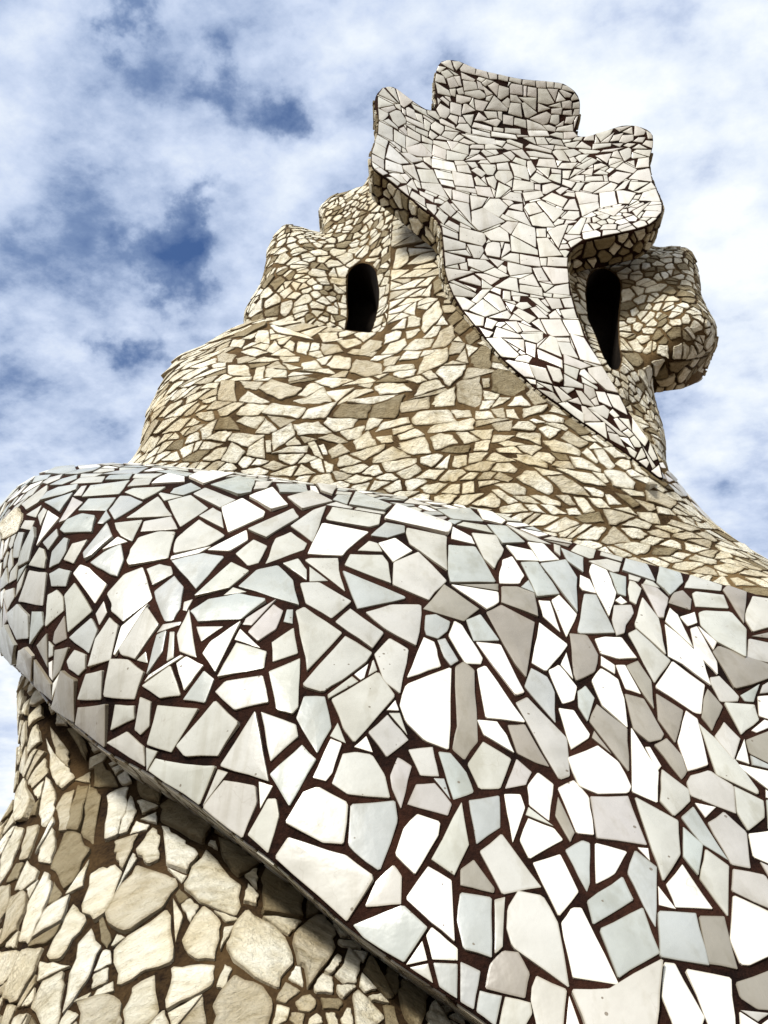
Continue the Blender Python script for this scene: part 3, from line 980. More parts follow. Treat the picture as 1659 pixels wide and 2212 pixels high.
TRACE_BASE = [
(0, 2200, 1.659, '''
s 275 280 380 420 375 500 310 440;d 365 290 420 290 475 400 470 465;d 510 500 560 475 640 600 510 605;s 250 340 310 440 380 510 410 560 340 620 290 560
d 715 505 860 590 880 640 860 695 760 655;d 865 700 960 630 1070 710 1140 830 1100 915 870 790;d 1180 875 1290 930 1400 1020 1285 1090 1210 1000
d 1410 1100 1440 1030 1640 1190 1630 1320 1410 1290;s 1315 1230 1340 1130 1395 1190 1385 1245;s 580 650 640 615 695 600 690 700 640 870 570 900
s 665 740 705 650 740 740 690 850 645 865;d 380 740 420 590 480 600 430 850 365 840;d 440 850 490 595 550 660 505 915;s 305 720 345 640 405 620 370 840 325 845
s 215 750 260 560 305 640 300 720 240 850;s 85 640 125 550 190 680 150 780 105 790;s 225 940 290 830 305 900 280 1020 215 1010
d 275 1040 355 850 440 865 495 950 400 1120 350 1155;s 445 1260 520 920 660 1065 580 1290 515 1335;s 620 900 750 860 665 1050 630 1000
s 735 950 825 820 865 870 860 1000 800 1030;s 870 800 960 870 1070 980 1010 1070 900 1030;s 575 1290 740 1030 915 1090 965 1140 880 1260 690 1400 590 1350
s 990 1150 1115 960 1300 1140 1275 1300 1080 1230;d 540 1330 560 1310 605 1430 580 1480 550 1440;s 620 1480 905 1275 938 1555 780 1600 640 1685
s 940 1220 990 1310 950 1440;s 985 1440 1100 1250 1195 1340 1160 1540 1060 1540;s 1240 1440 1330 1280 1500 1390 1585 1550 1500 1695 1320 1590 1220 1470
s 260 1530 400 1245 470 1330 330 1540;s 345 1830 430 1460 500 1380 550 1470 480 1640;s 180 1420 250 1260 380 1190 340 1330
s 110 1440 160 1240 250 1070 285 1120 230 1300 160 1450;s 5 1470 60 1200 130 1160 150 1240 100 1380;s 500 1700 510 1620 590 1580 580 1660
s 30 1750 130 1490 240 1475 190 1610 105 1760;s 0 1675 0 1490 120 1495 70 1620;s 180 1800 240 1660 350 1600 340 1720 290 1870
s 425 1780 590 1735 660 1770 650 1875 470 1880;s 670 1820 720 1690 835 1620 860 1820 680 1878;s 905 1815 930 1580 1160 1570 1145 1680
s 1155 1800 1270 1630 1420 1690 1475 1770 1430 1870 1180 1870;s 900 1870 1100 1745 1120 1870;s 1170 1690 1215 1565 1255 1590 1210 1700
s 85 1165 150 1000 215 1060 200 1110 130 1165;s 0 1130 10 1000 95 820 135 830 60 1040;s 110 1000 150 820 215 810 160 990;s 0 1340 0 1150 60 1130 50 1250
'''),
(800, 2200, 1.9525, '''
s 300 1660 400 1560 500 1525 570 1650 545 1780 390 2000 370 1850 330 1840;s 565 1910 610 1860 650 1750 725 1830 700 1960 620 1960
d 745 1880 790 1800 870 1920 940 2040 900 2060;d 880 1920 910 1835 970 1880 970 1980 950 2030;d 985 1940 1060 1900 1170 2020 1080 2190 970 2040
s 675 2040 710 2010 880 2180 720 2200;d 870 2100 940 2110 1000 2200 900 2200;s 1140 2170 1200 2080 1370 2200 1180 2205
'''),
]
TRACE_HEAD = [
(1200, 180, 3.318, '''
w 110 430 155 350 320 530 270 505;w 185 350 230 342 280 365 330 520;w 300 370 490 500 380 565 350 540;w 105 455 270 540 105 570;w 105 580 210 630 205 660 150 710 110 700
w 130 580 270 550 290 585 200 625;w 225 635 295 600 340 610 400 700 395 735 320 770 265 720;w 280 535 340 535 348 600 300 570;w 355 570 400 600 398 655 370 630
w 160 712 215 692 310 780 312 805;w 110 715 255 790 255 925 105 850;w 275 805 395 880 395 1010 275 930;w 405 880 545 945 405 1005;w 330 800 380 775 415 830 412 870
w 420 790 555 865 555 935 422 872;w 405 575 430 565 490 600 515 700 415 650;w 500 625 575 650 590 740 525 700;w 400 665 590 745 595 800 415 715;w 390 745 500 770 502 820
w 510 785 640 835 635 885 510 825;w 600 690 670 740 650 820 605 800;w 465 530 620 600 630 650 720 710 500 590;w 635 600 720 610 765 670 755 700 640 640
w 675 760 720 720 810 780 808 815 775 860 680 800;w 650 880 665 815 745 875 690 915;w 575 870 690 930 685 965 580 935;w 225 935 270 940 350 1000 345 1040
w 70 940 95 865 205 930 185 1005;w 40 1060 70 950 180 1015 165 1125;w 35 1150 35 1080 160 1140 160 1235;W 185 1110 225 970 430 1165 330 1175;W 185 1240 185 1135 350 1195 370 1275
w 38 1195 205 1275 125 1305 60 1255;W 160 1300 310 1385 280 1425 165 1330;W 220 1290 260 1278 330 1285 410 1380 350 1385;W 340 1290 400 1285 445 1330 415 1370
w 365 1200 485 1190 545 1370 380 1240;w 405 1005 565 965 680 1070 675 1095 540 1100 430 1060;w 345 1060 430 1065 570 1145 465 1165;w 575 955 680 970 680 1060
w 700 970 835 1030 830 1130 690 1085;w 700 925 840 945 880 1020 835 1020 700 960;w 850 930 970 945 895 1030;w 845 1035 1065 1085 1015 1140 845 1135;w 900 1030 975 955 1080 985 1075 1075
w 590 1110 665 1105 680 1200 600 1150;w 500 1190 585 1160 665 1235 530 1215;W 685 1125 915 1165 945 1260 690 1215;W 710 1235 900 1285 915 1355 745 1330
w 525 1235 690 1245 755 1385 570 1365;w 570 1385 765 1395 860 1555 580 1440;W 760 1345 905 1370 925 1435 790 1400;w 905 1265 1110 1300 1135 1430 935 1410
w 550 1470 700 1530 695 1590 560 1510;w 305 1425 405 1410 435 1520 420 1525;w 410 1405 470 1345 530 1470;w 450 1530 470 1470 600 1550 610 1640;w 940 1425 1150 1450 1160 1500 945 1455
w 805 1440 895 1450 890 1560;w 905 1460 1080 1510 1080 1600 915 1560;w 735 590 775 530 875 590 870 640 835 685 775 670;w 765 700 790 690 920 760 935 800 780 740
w 860 680 885 645 965 670 950 750;w 885 520 895 510 1000 540 995 655 885 625;w 1010 610 1030 530 1060 530 1150 600 1010 635;w 780 90 850 60 885 60 920 170 830 120
w 905 70 985 60 1015 95 950 165 925 130;w 735 170 745 100 835 135 770 190;w 780 185 850 160 915 220 835 255;w 720 185 810 230 835 310 720 285;w 845 260 915 235 970 335 880 355
w 920 235 985 230 1005 335 975 330;w 725 300 865 385 885 445 750 415;w 875 370 940 365 935 450 890 435;w 950 370 1015 350 1030 420 975 425;w 990 150 1030 95 1165 145 1145 215 1000 175
w 1170 155 1275 180 1295 255 1155 215;w 1290 185 1385 205 1385 260 1310 260;w 1000 190 1150 265 1130 290 1010 260;w 1020 275 1155 295 1175 370 1035 385
w 1040 400 1200 380 1260 430 1255 460 1190 475 1045 430;w 950 430 1110 465 1090 500 1000 525 950 510;w 1145 480 1290 510 1235 605 1160 590;w 1170 280 1210 300 1250 380 1185 365
w 1290 335 1360 295 1405 320 1385 440;w 1410 330 1515 360 1510 430 1430 480 1395 460;w 1355 445 1500 580 1490 605 1270 590;w 1230 330 1340 420 1275 440
w 1405 210 1510 235 1500 285 1405 265;w 1525 240 1650 265 1640 315 1520 280;w 1545 310 1659 330 1659 430 1530 415 1525 340;w 1530 430 1600 440 1655 520 1535 500
w 1440 510 1500 460 1525 480 1520 560 1500 570;w 1535 520 1640 530 1655 670 1510 630;w 770 470 800 450 870 510 865 550;w 1245 610 1380 615 1390 680 1290 685
w 1145 710 1190 620 1275 690 1240 715;w 1020 655 1135 645 1105 765 1060 720;w 1240 720 1390 690 1425 715 1380 775;w 945 790 980 745 1070 745 1105 800 1100 850
W 1120 780 1140 730 1325 780 1325 820;W 1120 800 1310 850 1310 890 1125 850;W 1330 830 1580 865 1600 910 1330 880;W 1005 860 1355 910 1375 970 1190 960
w 790 870 825 825 970 840 900 915;w 1455 645 1560 665 1555 760 1455 740;w 1475 790 1635 800 1640 855 1475 840;w 1350 780 1455 795 1450 830 1350 820
W 1370 920 1480 935 1440 990 1375 965;w 980 940 1030 900 1150 955 1080 965;w 1095 990 1120 970 1240 975 1245 1015 1100 1010;w 1260 970 1330 965 1450 1015 1260 1015
w 1085 1090 1110 1025 1205 1035 1180 1065;w 1215 1045 1240 1025 1350 1080 1270 1095;w 1040 1145 1190 1075 1265 1130;w 1275 1110 1445 1075 1525 1145 1320 1165
w 1450 1065 1530 1040 1580 1090 1545 1135;w 950 1200 1070 1195 1105 1280 965 1260;w 1055 1160 1150 1160 1180 1205 1120 1220;w 1110 1250 1170 1215 1265 1280 1220 1320
w 1205 1180 1365 1190 1370 1240 1340 1295 1280 1290;w 1385 1180 1500 1165 1525 1245 1395 1240;w 1365 1300 1400 1255 1530 1255 1555 1325 1470 1390 1380 1340
w 1270 1330 1350 1310 1380 1370 1360 1450 1300 1400;w 1140 1330 1170 1310 1280 1415 1165 1405;w 1150 1420 1310 1430 1345 1540 1180 1510;w 1370 1540 1405 1380 1530 1440 1420 1535
w 1480 1390 1550 1350 1545 1430;w 1095 1520 1275 1550 1218 1636 1115 1675;w 1440 1550 1530 1485 1640 1500 1659 1590
'''),
(1650, 180, 3.13, '''
w 25 215 155 250 145 300 25 280;w 165 255 285 262 285 315 160 300;w 295 265 395 268 395 335 305 330;w 405 270 480 275 475 335 410 330;w 490 280 565 295 550 345 485 335
w 570 310 620 310 690 380 560 350;w 690 390 740 450 660 465 655 440;w 35 310 60 290 195 325 190 410 35 395;w 215 325 300 340 300 435 210 415
w 320 345 405 350 480 485 410 500 320 485;w 415 345 520 350 490 465;w 535 365 560 355 660 400 640 430 590 430;w 120 430 300 440 290 560;w 30 410 60 405 150 465 140 495 45 480
w 45 490 135 500 175 640 15 600;w 155 495 180 485 305 590 215 640 185 630;w 320 495 440 545 320 580;w 235 650 405 580 450 610 415 690 370 710;w 560 480 640 465 660 480 655 545 570 540
w 425 520 545 485 555 540;w 455 550 565 540 550 605 455 595;w 575 570 660 560 660 615 570 605;w 675 490 745 470 740 540 670 545;w 690 555 740 550 735 610 670 620
w 605 635 700 625 660 700 590 695;w 455 615 530 610 530 690 500 710 440 690;w 500 775 520 740 670 710 670 780;w 365 720 430 715 495 740 490 780 415 770
w 205 660 350 715 400 765 215 765;w 80 640 190 665 195 745 75 710;W 215 770 405 775 430 825 235 830;w 435 815 500 790 570 795 570 855;w 580 790 680 785 720 830 640 855 580 855
w 290 840 380 840 420 910 310 910;w 165 845 270 838 295 910;w 395 845 465 850 430 890;w 430 900 470 860 550 870 580 925;w 585 905 740 875 690 945 610 935
w 700 945 765 885 855 940 855 960;w 670 870 700 840 775 835 755 870;w 785 870 800 835 885 815 885 870;w 895 905 905 820 945 895;w 905 805 1080 755 1050 810 960 880
w 1095 745 1275 720 1150 780;w 1180 785 1275 735 1280 805;w 1300 720 1340 720 1415 775 1395 810 1300 825;w 1420 770 1480 800 1485 850 1440 855;w 1055 880 1090 820 1185 795 1140 870
w 1145 885 1180 820 1290 815 1285 870 1210 895;w 1290 880 1340 840 1410 840 1380 890;w 1385 910 1420 870 1495 875 1485 955;w 875 965 880 910 1060 900 1055 930
w 960 990 985 970 1185 945 1070 985;w 1070 905 1185 900 1150 935;w 1190 925 1230 900 1310 905 1250 940;w 1280 955 1345 910 1430 955;w 1290 985 1320 965 1470 970 1450 1035
w 1150 985 1240 945 1265 965 1260 1040 1200 1080;w 905 1030 1065 1005 1020 1100;w 1040 1125 1045 1060 1080 1050 1180 1070;w 1110 1165 1190 1100 1320 1170 1285 1205
w 1340 1060 1445 1045 1445 1140 1315 1155;w 1225 1090 1295 1075 1300 1130;w 1245 1260 1330 1180 1450 1155 1475 1290;w 1040 1250 1120 1190 1265 1215 1140 1305 1045 1280
w 1095 1385 1200 1290 1260 1270 1200 1360;w 1240 1365 1260 1290 1440 1300 1290 1385;w 1340 1385 1470 1300 1515 1355;w 1350 1480 1390 1405 1515 1370 1560 1490
w 1120 1385 1190 1385 1310 1410 1240 1515 1145 1515;W 945 1410 1095 1395 1120 1520 955 1555;w 700 1400 760 1400 925 1430 925 1490 740 1520;w 740 1530 925 1500 940 1555 770 1645
w 925 1580 1200 1540 1090 1640;w 1215 1560 1340 1485 1350 1510;w 1280 1590 1460 1495 1320 1645;w 1380 1650 1420 1590 1570 1600 1520 1655;w 880 1410 1060 1300 1125 1325 1085 1385
w 775 1380 800 1330 860 1300 1040 1295 870 1400;w 665 1380 715 1305 790 1305 730 1390;w 565 1320 570 1270 695 1300 655 1355;w 500 1385 560 1345 625 1360 545 1420
w 575 1430 620 1400 690 1405 690 1445;w 575 1575 640 1475 690 1470 730 1580;w 360 1470 460 1405 615 1470 565 1550;w 165 1405 345 1385 370 1435 300 1465 190 1490
w 5 1500 10 1410 60 1395 140 1400 180 1490;w 60 1380 75 1270 265 1305 270 1375;w 285 1320 340 1325 340 1380 285 1370;w 365 1410 365 1330 455 1310 540 1340 400 1415
w 240 1265 300 1200 450 1290 330 1305;w 425 1265 455 1215 550 1220 545 1310;w 455 1160 550 1175 550 1210 460 1200;w 300 1150 440 1155 420 1250;w 305 1130 330 1060 485 1065 510 1150
w 200 985 280 985 455 1020 480 1055 240 1035;w 190 945 235 910 455 970 445 1000;w 0 870 30 865 160 910 155 950 5 895;w 45 975 155 965 235 1065 160 1055;w 0 980 35 980 80 1040 45 1075
w 60 1085 90 1045 195 1080 190 1135;w 35 1105 195 1145 215 1200 225 1275 80 1235;w 210 1085 245 1080 295 1170 240 1230 210 1160;w 465 990 500 970 570 975 635 1080 530 1070
w 575 970 680 960 755 1000 640 1045;w 700 1045 740 1020 835 1015 745 1090;w 520 1150 560 1105 720 1100 660 1160;w 710 1145 870 1055 920 1080 790 1165;w 640 1250 690 1165 770 1170
w 760 1210 840 1160 880 1155 865 1225;w 640 1270 710 1230 785 1225 785 1285;w 805 1245 970 1235 980 1280 800 1285;w 885 1215 950 1175 1030 1205 1020 1220
w 890 1120 960 1105 1015 1130 890 1175;w 570 1180 655 1180 625 1260 570 1255
'''),
(1380, 640, 3.016, '''
w 580 115 650 30 740 30 820 100 735 205;w 470 155 575 125 790 245 540 345 470 270;w 270 45 435 80 460 265;w 275 210 330 160 510 330;w 150 110 225 55 310 150 260 200
w 25 75 120 95 120 150 100 180 30 110;w 115 190 150 140 235 200 190 275;w 205 280 245 240 340 290 335 350;w 180 300 330 370 330 420 190 375;w 355 305 590 370 605 440 570 485 355 435
w 190 400 405 465 405 510 205 535;w 205 550 400 610 400 645 215 685;w 225 545 410 530 455 590;w 425 475 570 500 585 540 545 605 490 605
w 600 530 625 465 680 450 740 460 750 510 740 600 620 580;w 795 465 840 475 850 530 760 600;w 590 360 740 305 820 360 835 445 660 435;w 750 295 820 250 925 260 850 370
w 865 380 935 265 1085 315 1095 500;w 855 390 1110 525 1115 575 865 540;w 800 185 830 140 980 160 1050 290;w 835 110 870 85 965 75 965 145;w 985 110 1010 75 1090 60 1160 150 1035 185
w 1110 55 1150 45 1370 150 1270 250;w 1040 205 1175 165 1280 300 1170 300 1070 285;w 1105 320 1195 320 1195 400 1110 400;w 1110 420 1215 415 1350 580 1140 595;w 1220 350 1310 300 1410 280 1320 505
w 760 610 850 560 930 570 935 660;w 945 575 1125 605 1140 690 950 665;w 430 615 600 630 685 690 575 740 440 685;w 635 605 785 640 725 695;w 825 650 1050 700 1055 750 850 780 825 720
w 205 705 490 745 240 835;w 590 750 695 705 830 780 740 800;w 505 760 600 765 740 810 660 870;w 345 825 485 775 555 835 555 880;w 700 890 840 800 910 810 930 940
w 935 820 1065 765 1130 885 940 855;w 945 870 1150 900 1160 980 945 935;w 1070 710 1150 705 1220 830 1125 830;w 1165 695 1410 710 1415 845 1270 860;w 1220 600 1405 605 1400 690 1215 680
w 1140 610 1205 610 1200 680 1150 680;w 1200 945 1290 885 1415 860 1425 970;w 1135 845 1270 875 1190 935;w 250 855 300 870 510 960 480 990 300 975;W 390 865 515 910 505 935
W 655 925 690 895 755 915 750 965;w 590 1000 640 950 745 990 805 1110 750 1130;w 780 930 845 940 850 1020 775 1010;w 870 985 945 985 935 1040 880 1020;w 450 1120 580 1015 740 1135 600 1180
W 310 985 395 1000 500 1055 430 1115 385 1115;W 800 1040 895 1070 860 1135;w 640 1190 820 1125 855 1170 830 1205;w 880 1145 930 1105 1095 1195 1030 1245;w 400 1130 590 1190 580 1270 510 1275
w 600 1285 620 1195 720 1230 670 1300;w 800 1230 910 1230 960 1325 920 1340;w 720 1285 940 1360 955 1390 685 1385;w 950 1355 1165 1350 1165 1400 1110 1440 990 1410;w 1060 1240 1130 1205 1200 1355
w 920 1235 1140 1325 980 1330;w 1150 1210 1340 1215 1425 1370 1260 1375 1220 1350;W 1365 1220 1515 1220 1565 1370 1430 1345;W 620 1400 760 1395 930 1550 900 1585 760 1585
w 780 1400 980 1410 985 1520;w 1125 1490 1240 1370 1300 1400 1350 1580;w 1310 1435 1430 1440 1510 1595 1360 1550;w 1290 1390 1420 1390 1430 1430 1300 1425;W 545 1290 680 1335 640 1380 610 1380
w 1000 1430 1100 1460 1090 1580 1010 1545;w 1195 1000 1330 1010 1360 1095 1260 1105;w 1350 1010 1445 995 1470 1090 1385 1090;w 1340 1120 1470 1105 1500 1195 1380 1195
w 1225 1165 1290 1120 1345 1200 1240 1200;w 1030 995 1120 1005 1240 1125 1210 1135;w 1045 1100 1100 1085 1215 1195 1130 1195;w 1515 75 1655 75 1600 190 1545 195
w 1350 220 1420 145 1520 150 1525 200 1470 235;w 1375 120 1490 30 1520 130;w 1410 370 1545 215 1590 220 1530 375;w 1160 35 1340 10 1400 25 1360 105
'''),
(1600, 1080, 2.765, '''
W 130 265 160 260 340 300 385 415 300 405;w 350 305 490 335 550 470 410 430;w 505 315 620 345 645 430 610 460 560 445;w 420 170 635 270 640 340 430 250;w 650 210 890 310 800 340 655 290
W 710 30 830 65 980 305 800 250;w 870 335 990 325 1130 545 1030 530 880 380;W 655 490 655 385 820 480 820 510;W 810 410 950 500 950 520 820 460;W 310 420 400 440 400 475 350 470
W 415 450 545 485 560 540;w 350 480 560 550 625 630 590 635;W 560 490 600 500 720 600 640 630;w 760 530 810 540 930 680 820 650;W 610 650 680 635 830 740 830 820;w 810 670 850 680 980 805 840 805
W 845 825 1020 820 1060 990;w 1040 560 1150 560 1235 700 1220 745 1100 680;W 940 540 1020 550 1080 680 970 630;w 870 690 1010 665 1060 710 1040 785;w 1260 760 1420 980 1380 1030 1270 900
w 1060 730 1090 700 1150 760 1110 775;w 880 700 910 700 1215 945 1150 930;w 1050 910 1140 930 1200 1040 1070 970;W 1080 1010 1230 1080 1370 1165 1270 1130;W 1140 945 1230 960 1290 1060
w 1150 780 1235 790 1260 890;w 1360 1030 1475 1210 1450 1230
'''),
]
TRACE_BODY = [
(700, 550, 1.8433, '''
s 335 950 350 945 530 1000 590 1030 380 990;s 620 990 735 985 735 1020 650 1040;s 640 1050 740 1060 770 1100 660 1120 635 1080;s 860 970 940 965 945 1010 880 1035;s 735 1040 850 1020 880 1045 790 1080
s 855 1080 930 1025 1005 1040 1000 1070 940 1105;s 995 1115 1050 1050 1140 1020 1150 1060 1090 1110;s 795 1110 830 1085 970 1100 940 1130;s 1105 1155 1150 1095 1240 1095 1215 1140
s 1210 1235 1255 1130 1395 1080 1390 1160;s 670 1180 715 1120 815 1135 805 1210 700 1200;s 810 1225 850 1150 940 1160 1000 1170 1005 1230 900 1250;s 1005 1225 1040 1190 1190 1175 1195 1200
d 960 1285 1040 1240 1160 1280;s 1325 1225 1360 1185 1505 1180 1480 1240 1405 1310;s 1450 1290 1590 1250 1600 1360 1580 1435 1460 1400;s 1300 1430 1320 1370 1440 1315 1435 1420
s 1195 1370 1240 1290 1330 1265 1380 1310;s 955 1310 1000 1290 1130 1290 1185 1335 990 1360;s 1110 1410 1285 1370 1285 1440 1120 1465;s 855 1300 950 1290 930 1320;s 600 1280 660 1255 760 1260 830 1270 700 1320
s 265 1325 340 1270 525 1320 480 1360 390 1390;s 430 1400 560 1370 655 1320 700 1400 590 1410;s 655 1340 840 1320 730 1400;s 285 1470 350 1410 545 1435 500 1500;s 520 1500 560 1440 730 1405 660 1500
d 710 1490 760 1410 940 1420 910 1500;d 950 1420 1140 1355 1080 1500 930 1490;s 1180 1505 1220 1465 1400 1450 1450 1520 1200 1540;s 1415 1450 1530 1450 1540 1490 1450 1500;s 1270 1545 1550 1500 1550 1570 1280 1585
s 960 1580 1010 1520 1160 1495 1170 1530;s 1095 1600 1200 1560 1260 1600 1110 1630;s 475 1540 620 1520 700 1580 500 1600;s 345 1590 460 1530 480 1600 350 1690;s 750 1580 900 1540 870 1620 800 1630
s 830 1640 920 1570 970 1660 850 1690;s 620 1620 700 1590 800 1640 740 1650;s 965 1610 1060 1600 1070 1640 1000 1650;s 80 1230 80 1180 190 1175 215 1245 110 1245;s 300 1250 310 1200 430 1215 430 1255
s 230 1270 250 1200 300 1190 290 1260;s 150 1280 290 1280 250 1330 180 1320;s 20 1390 40 1280 120 1280 130 1400;s 145 1400 200 1340 330 1400 280 1410;s 390 1130 510 1130 500 1160 410 1165
s 520 1170 600 1150 645 1200 530 1210;s 405 1170 520 1195 450 1210;s 435 1250 470 1220 590 1230;s 310 1100 360 1035 395 1080 350 1110;s 490 1100 500 1040 570 1050 550 1120;s 410 1070 450 1030 480 1050 470 1100
s 240 1040 260 980 320 975 325 1050;d 35 1030 300 925 305 950 180 1010;s 90 1070 110 1030 180 1030 160 1080;s 15 1130 60 1110 130 1120 100 1160 20 1160;s 155 1100 230 1080 320 1105 240 1130
s 130 1520 180 1490 300 1490 250 1560;d 0 1570 30 1500 90 1490 150 1570;s 80 1630 110 1590 300 1600 200 1670;s 40 1750 100 1640 185 1700 130 1770;s 205 1670 290 1610 300 1740 190 1720
s 340 1710 440 1670 560 1660 550 1700;s 560 1650 600 1640 650 1740 600 1720;s 680 1690 750 1650 810 1700 700 1740;s 1300 1080 1350 980 1420 940 1440 1010 1380 1070;s 1400 1120 1420 1040 1500 1050 1470 1110
s 1445 1150 1500 1080 1520 1170;d 1535 1130 1600 1070 1655 1090 1650 1200 1535 1190;d 1430 970 1490 905 1535 945 1465 1000;d 1500 1010 1560 960 1600 1010 1530 1060;d 1395 910 1460 845 1490 890 1420 950
s 1240 960 1250 880 1340 790 1365 870 1330 920 1260 990;s 1060 970 1130 900 1150 900 1140 960;s 1130 860 1210 800 1200 880;s 1320 560 1370 510 1375 620;s 1240 770 1300 690 1290 770;d 1310 680 1375 640 1380 720 1315 760
s 1070 600 1090 480 1150 470 1160 560 1110 600
'''),
(1600, 1080, 2.765, '''
d 0 400 60 350 190 370 340 500 200 580 0 540;s 310 560 360 510 540 620 390 660;s 145 670 210 590 270 580 350 680;s 0 690 70 595 170 600 100 650;s 290 780 280 700 500 670 450 730;s 130 710 200 705 250 790 140 770
s 430 755 540 750 650 790 640 830 500 810;s 340 800 370 785 480 820 400 830;s 515 720 570 660 680 760;s 180 880 240 815 330 810 400 860 380 895;s 0 840 190 800 170 895 60 900;s 420 880 500 850 620 890 520 970
d 650 830 710 780 800 800 930 910 790 940;s 620 960 690 895 870 1005 790 1050;s 220 950 240 915 435 925 440 1025 300 970;s 0 1000 20 930 210 940 110 990;s 60 1010 150 985 300 1020 120 1040
s 460 990 570 980 710 1020 795 1075 790 1120 550 1080;s 40 1060 200 1035 280 1100 70 1090;s 100 1105 220 1095 410 1130 500 1200 500 1235 330 1200;s 370 1130 420 1090 520 1100 570 1140 540 1190
s 540 1210 580 1170 700 1170 750 1240 620 1235;s 0 1250 50 1190 160 1185 235 1240 200 1275;s 700 1130 810 1140 980 1240 980 1270 760 1230;s 810 1090 860 1045 960 1170 940 1190
s 920 1070 1000 1070 1110 1210 1060 1240 980 1180;s 900 950 940 920 1080 1020 1030 1040;s 1000 1050 1120 1045 1250 1130 1110 1140;s 1110 1190 1160 1150 1240 1160 1250 1230 1200 1250
s 1260 1150 1310 1160 1450 1270 1400 1310 1290 1250;s 225 1320 310 1255 400 1260 550 1390 550 1440 510 1470;s 20 1320 70 1265 190 1320 150 1360;s 25 1380 60 1370 230 1370 310 1420 300 1470 200 1470
s 500 1310 640 1300 820 1410 880 1485 640 1450;s 580 1240 900 1280 1030 1390 830 1370;s 1010 1260 1050 1245 1200 1270 1290 1360 1270 1420 1100 1400;s 340 1470 480 1480 620 1540 620 1575 470 1550
s 0 1430 60 1420 240 1530 150 1550;s 580 1480 690 1475 760 1560 700 1565;s 740 1490 830 1500 930 1620 830 1640;s 830 1400 920 1410 1010 1450 1000 1490 910 1480;s 1380 1430 1500 1440 1655 1540 1600 1600 1400 1530
d 1110 1450 1230 1480 1330 1560 1270 1590;s 1020 1470 1060 1470 1170 1555 1060 1560;s 870 1500 990 1510 1070 1590 960 1590;s 300 1560 400 1560 490 1640 360 1620;s 440 1560 540 1560 680 1640 550 1650
s 670 1600 760 1590 810 1655 700 1655;s 1100 1600 1230 1580 1310 1655;s 1480 1580 1600 1600 1655 1655 1500 1640
'''),
]


# ------------------------------------------------------------------ the tower's shells
tower = bpy.data.objects.new('mosaic_tower', None)
tower.location = (0.4, 3.6, 0)
COL.objects.link(tower)
tower['label'] = 'tall curving rooftop tower of broken white tile and tan stone under a cloudy sky'
tower['category'] = 'tower'

band = Plate('tiled_band', [
    (-6, 1150, 1), (5, 1100, 1), (30, 1062, 1), (60, 1040, 1), (100, 1019, 1), (150, 1009, 1), (220, 1004, 1), (300, 1003, 1), (450, 1018, 1),
    (560, 1028, 1), (650, 1043, .9), (850, 1072, .7), (1030, 1100, .4), (1130, 1130, .2), (1200, 1160, 0), (1350, 1205, 0),
    (1500, 1245, 0), (1659, 1292, 0), (1850, 1350, 0), (1900, 1800, 0), (1900, 2500, 0), (1500, 2500, 0), (1200, 2320, 0), (1024, 2191, 0),
    (871, 2089, 0), (748, 2000, 0), (662, 1924, 0), (576, 1850, 0), (528, 1816, 0), (436, 1744, 0), (320, 1668, 0), (228, 1619, 0),
    (162, 1563, .1), (116, 1529, .2), (74, 1475, .4), (38, 1439, .7), (2, 1405, 1), (0, 1330, 1), (-4, 1250, 1)],
    [(-12, 1140, 2.95), (60, 1040, 3.0), (170, 1008, 2.95), (330, 1004, 2.93), (560, 1028, 2.88), (850, 1072, 2.84), (1130, 1130, 2.8),
     (1400, 1215, 2.7), (1680, 1297, 2.6), (330, 1040, 2.78), (330, 1110, 2.6), (330, 1250, 2.4), (330, 1450, 2.26), (330, 1665, 2.26),
     (560, 1070, 2.7), (560, 1150, 2.5), (560, 1350, 2.2), (560, 1600, 2.05), (560, 1850, 2.0),
     (850, 1110, 2.68), (850, 1250, 2.4), (850, 1500, 2.12), (850, 1800, 1.94), (850, 2080, 1.87),
     (1130, 1200, 2.6), (1130, 1400, 2.32), (1130, 1700, 2.04), (1130, 2200, 1.8), (1400, 1270, 2.55), (1400, 1500, 2.27), (1400, 1800, 2.02),
     (1400, 2250, 1.75), (1680, 1400, 2.45), (1680, 1700, 2.18), (1680, 2200, 1.85), (1850, 2400, 1.8), (1750, 1340, 2.55),
     (-4, 1250, 2.9), (2, 1405, 2.9), (60, 1180, 2.72), (60, 1350, 2.7), (74, 1475, 2.72), (160, 1080, 2.68), (160, 1300, 2.5),
     (160, 1450, 2.48), (162, 1563, 2.52), (1200, 2400, 1.78)],
    .9, M_MORTAR_R, rnd=(42, .28), step=14, ext=(.12, 1, 0))

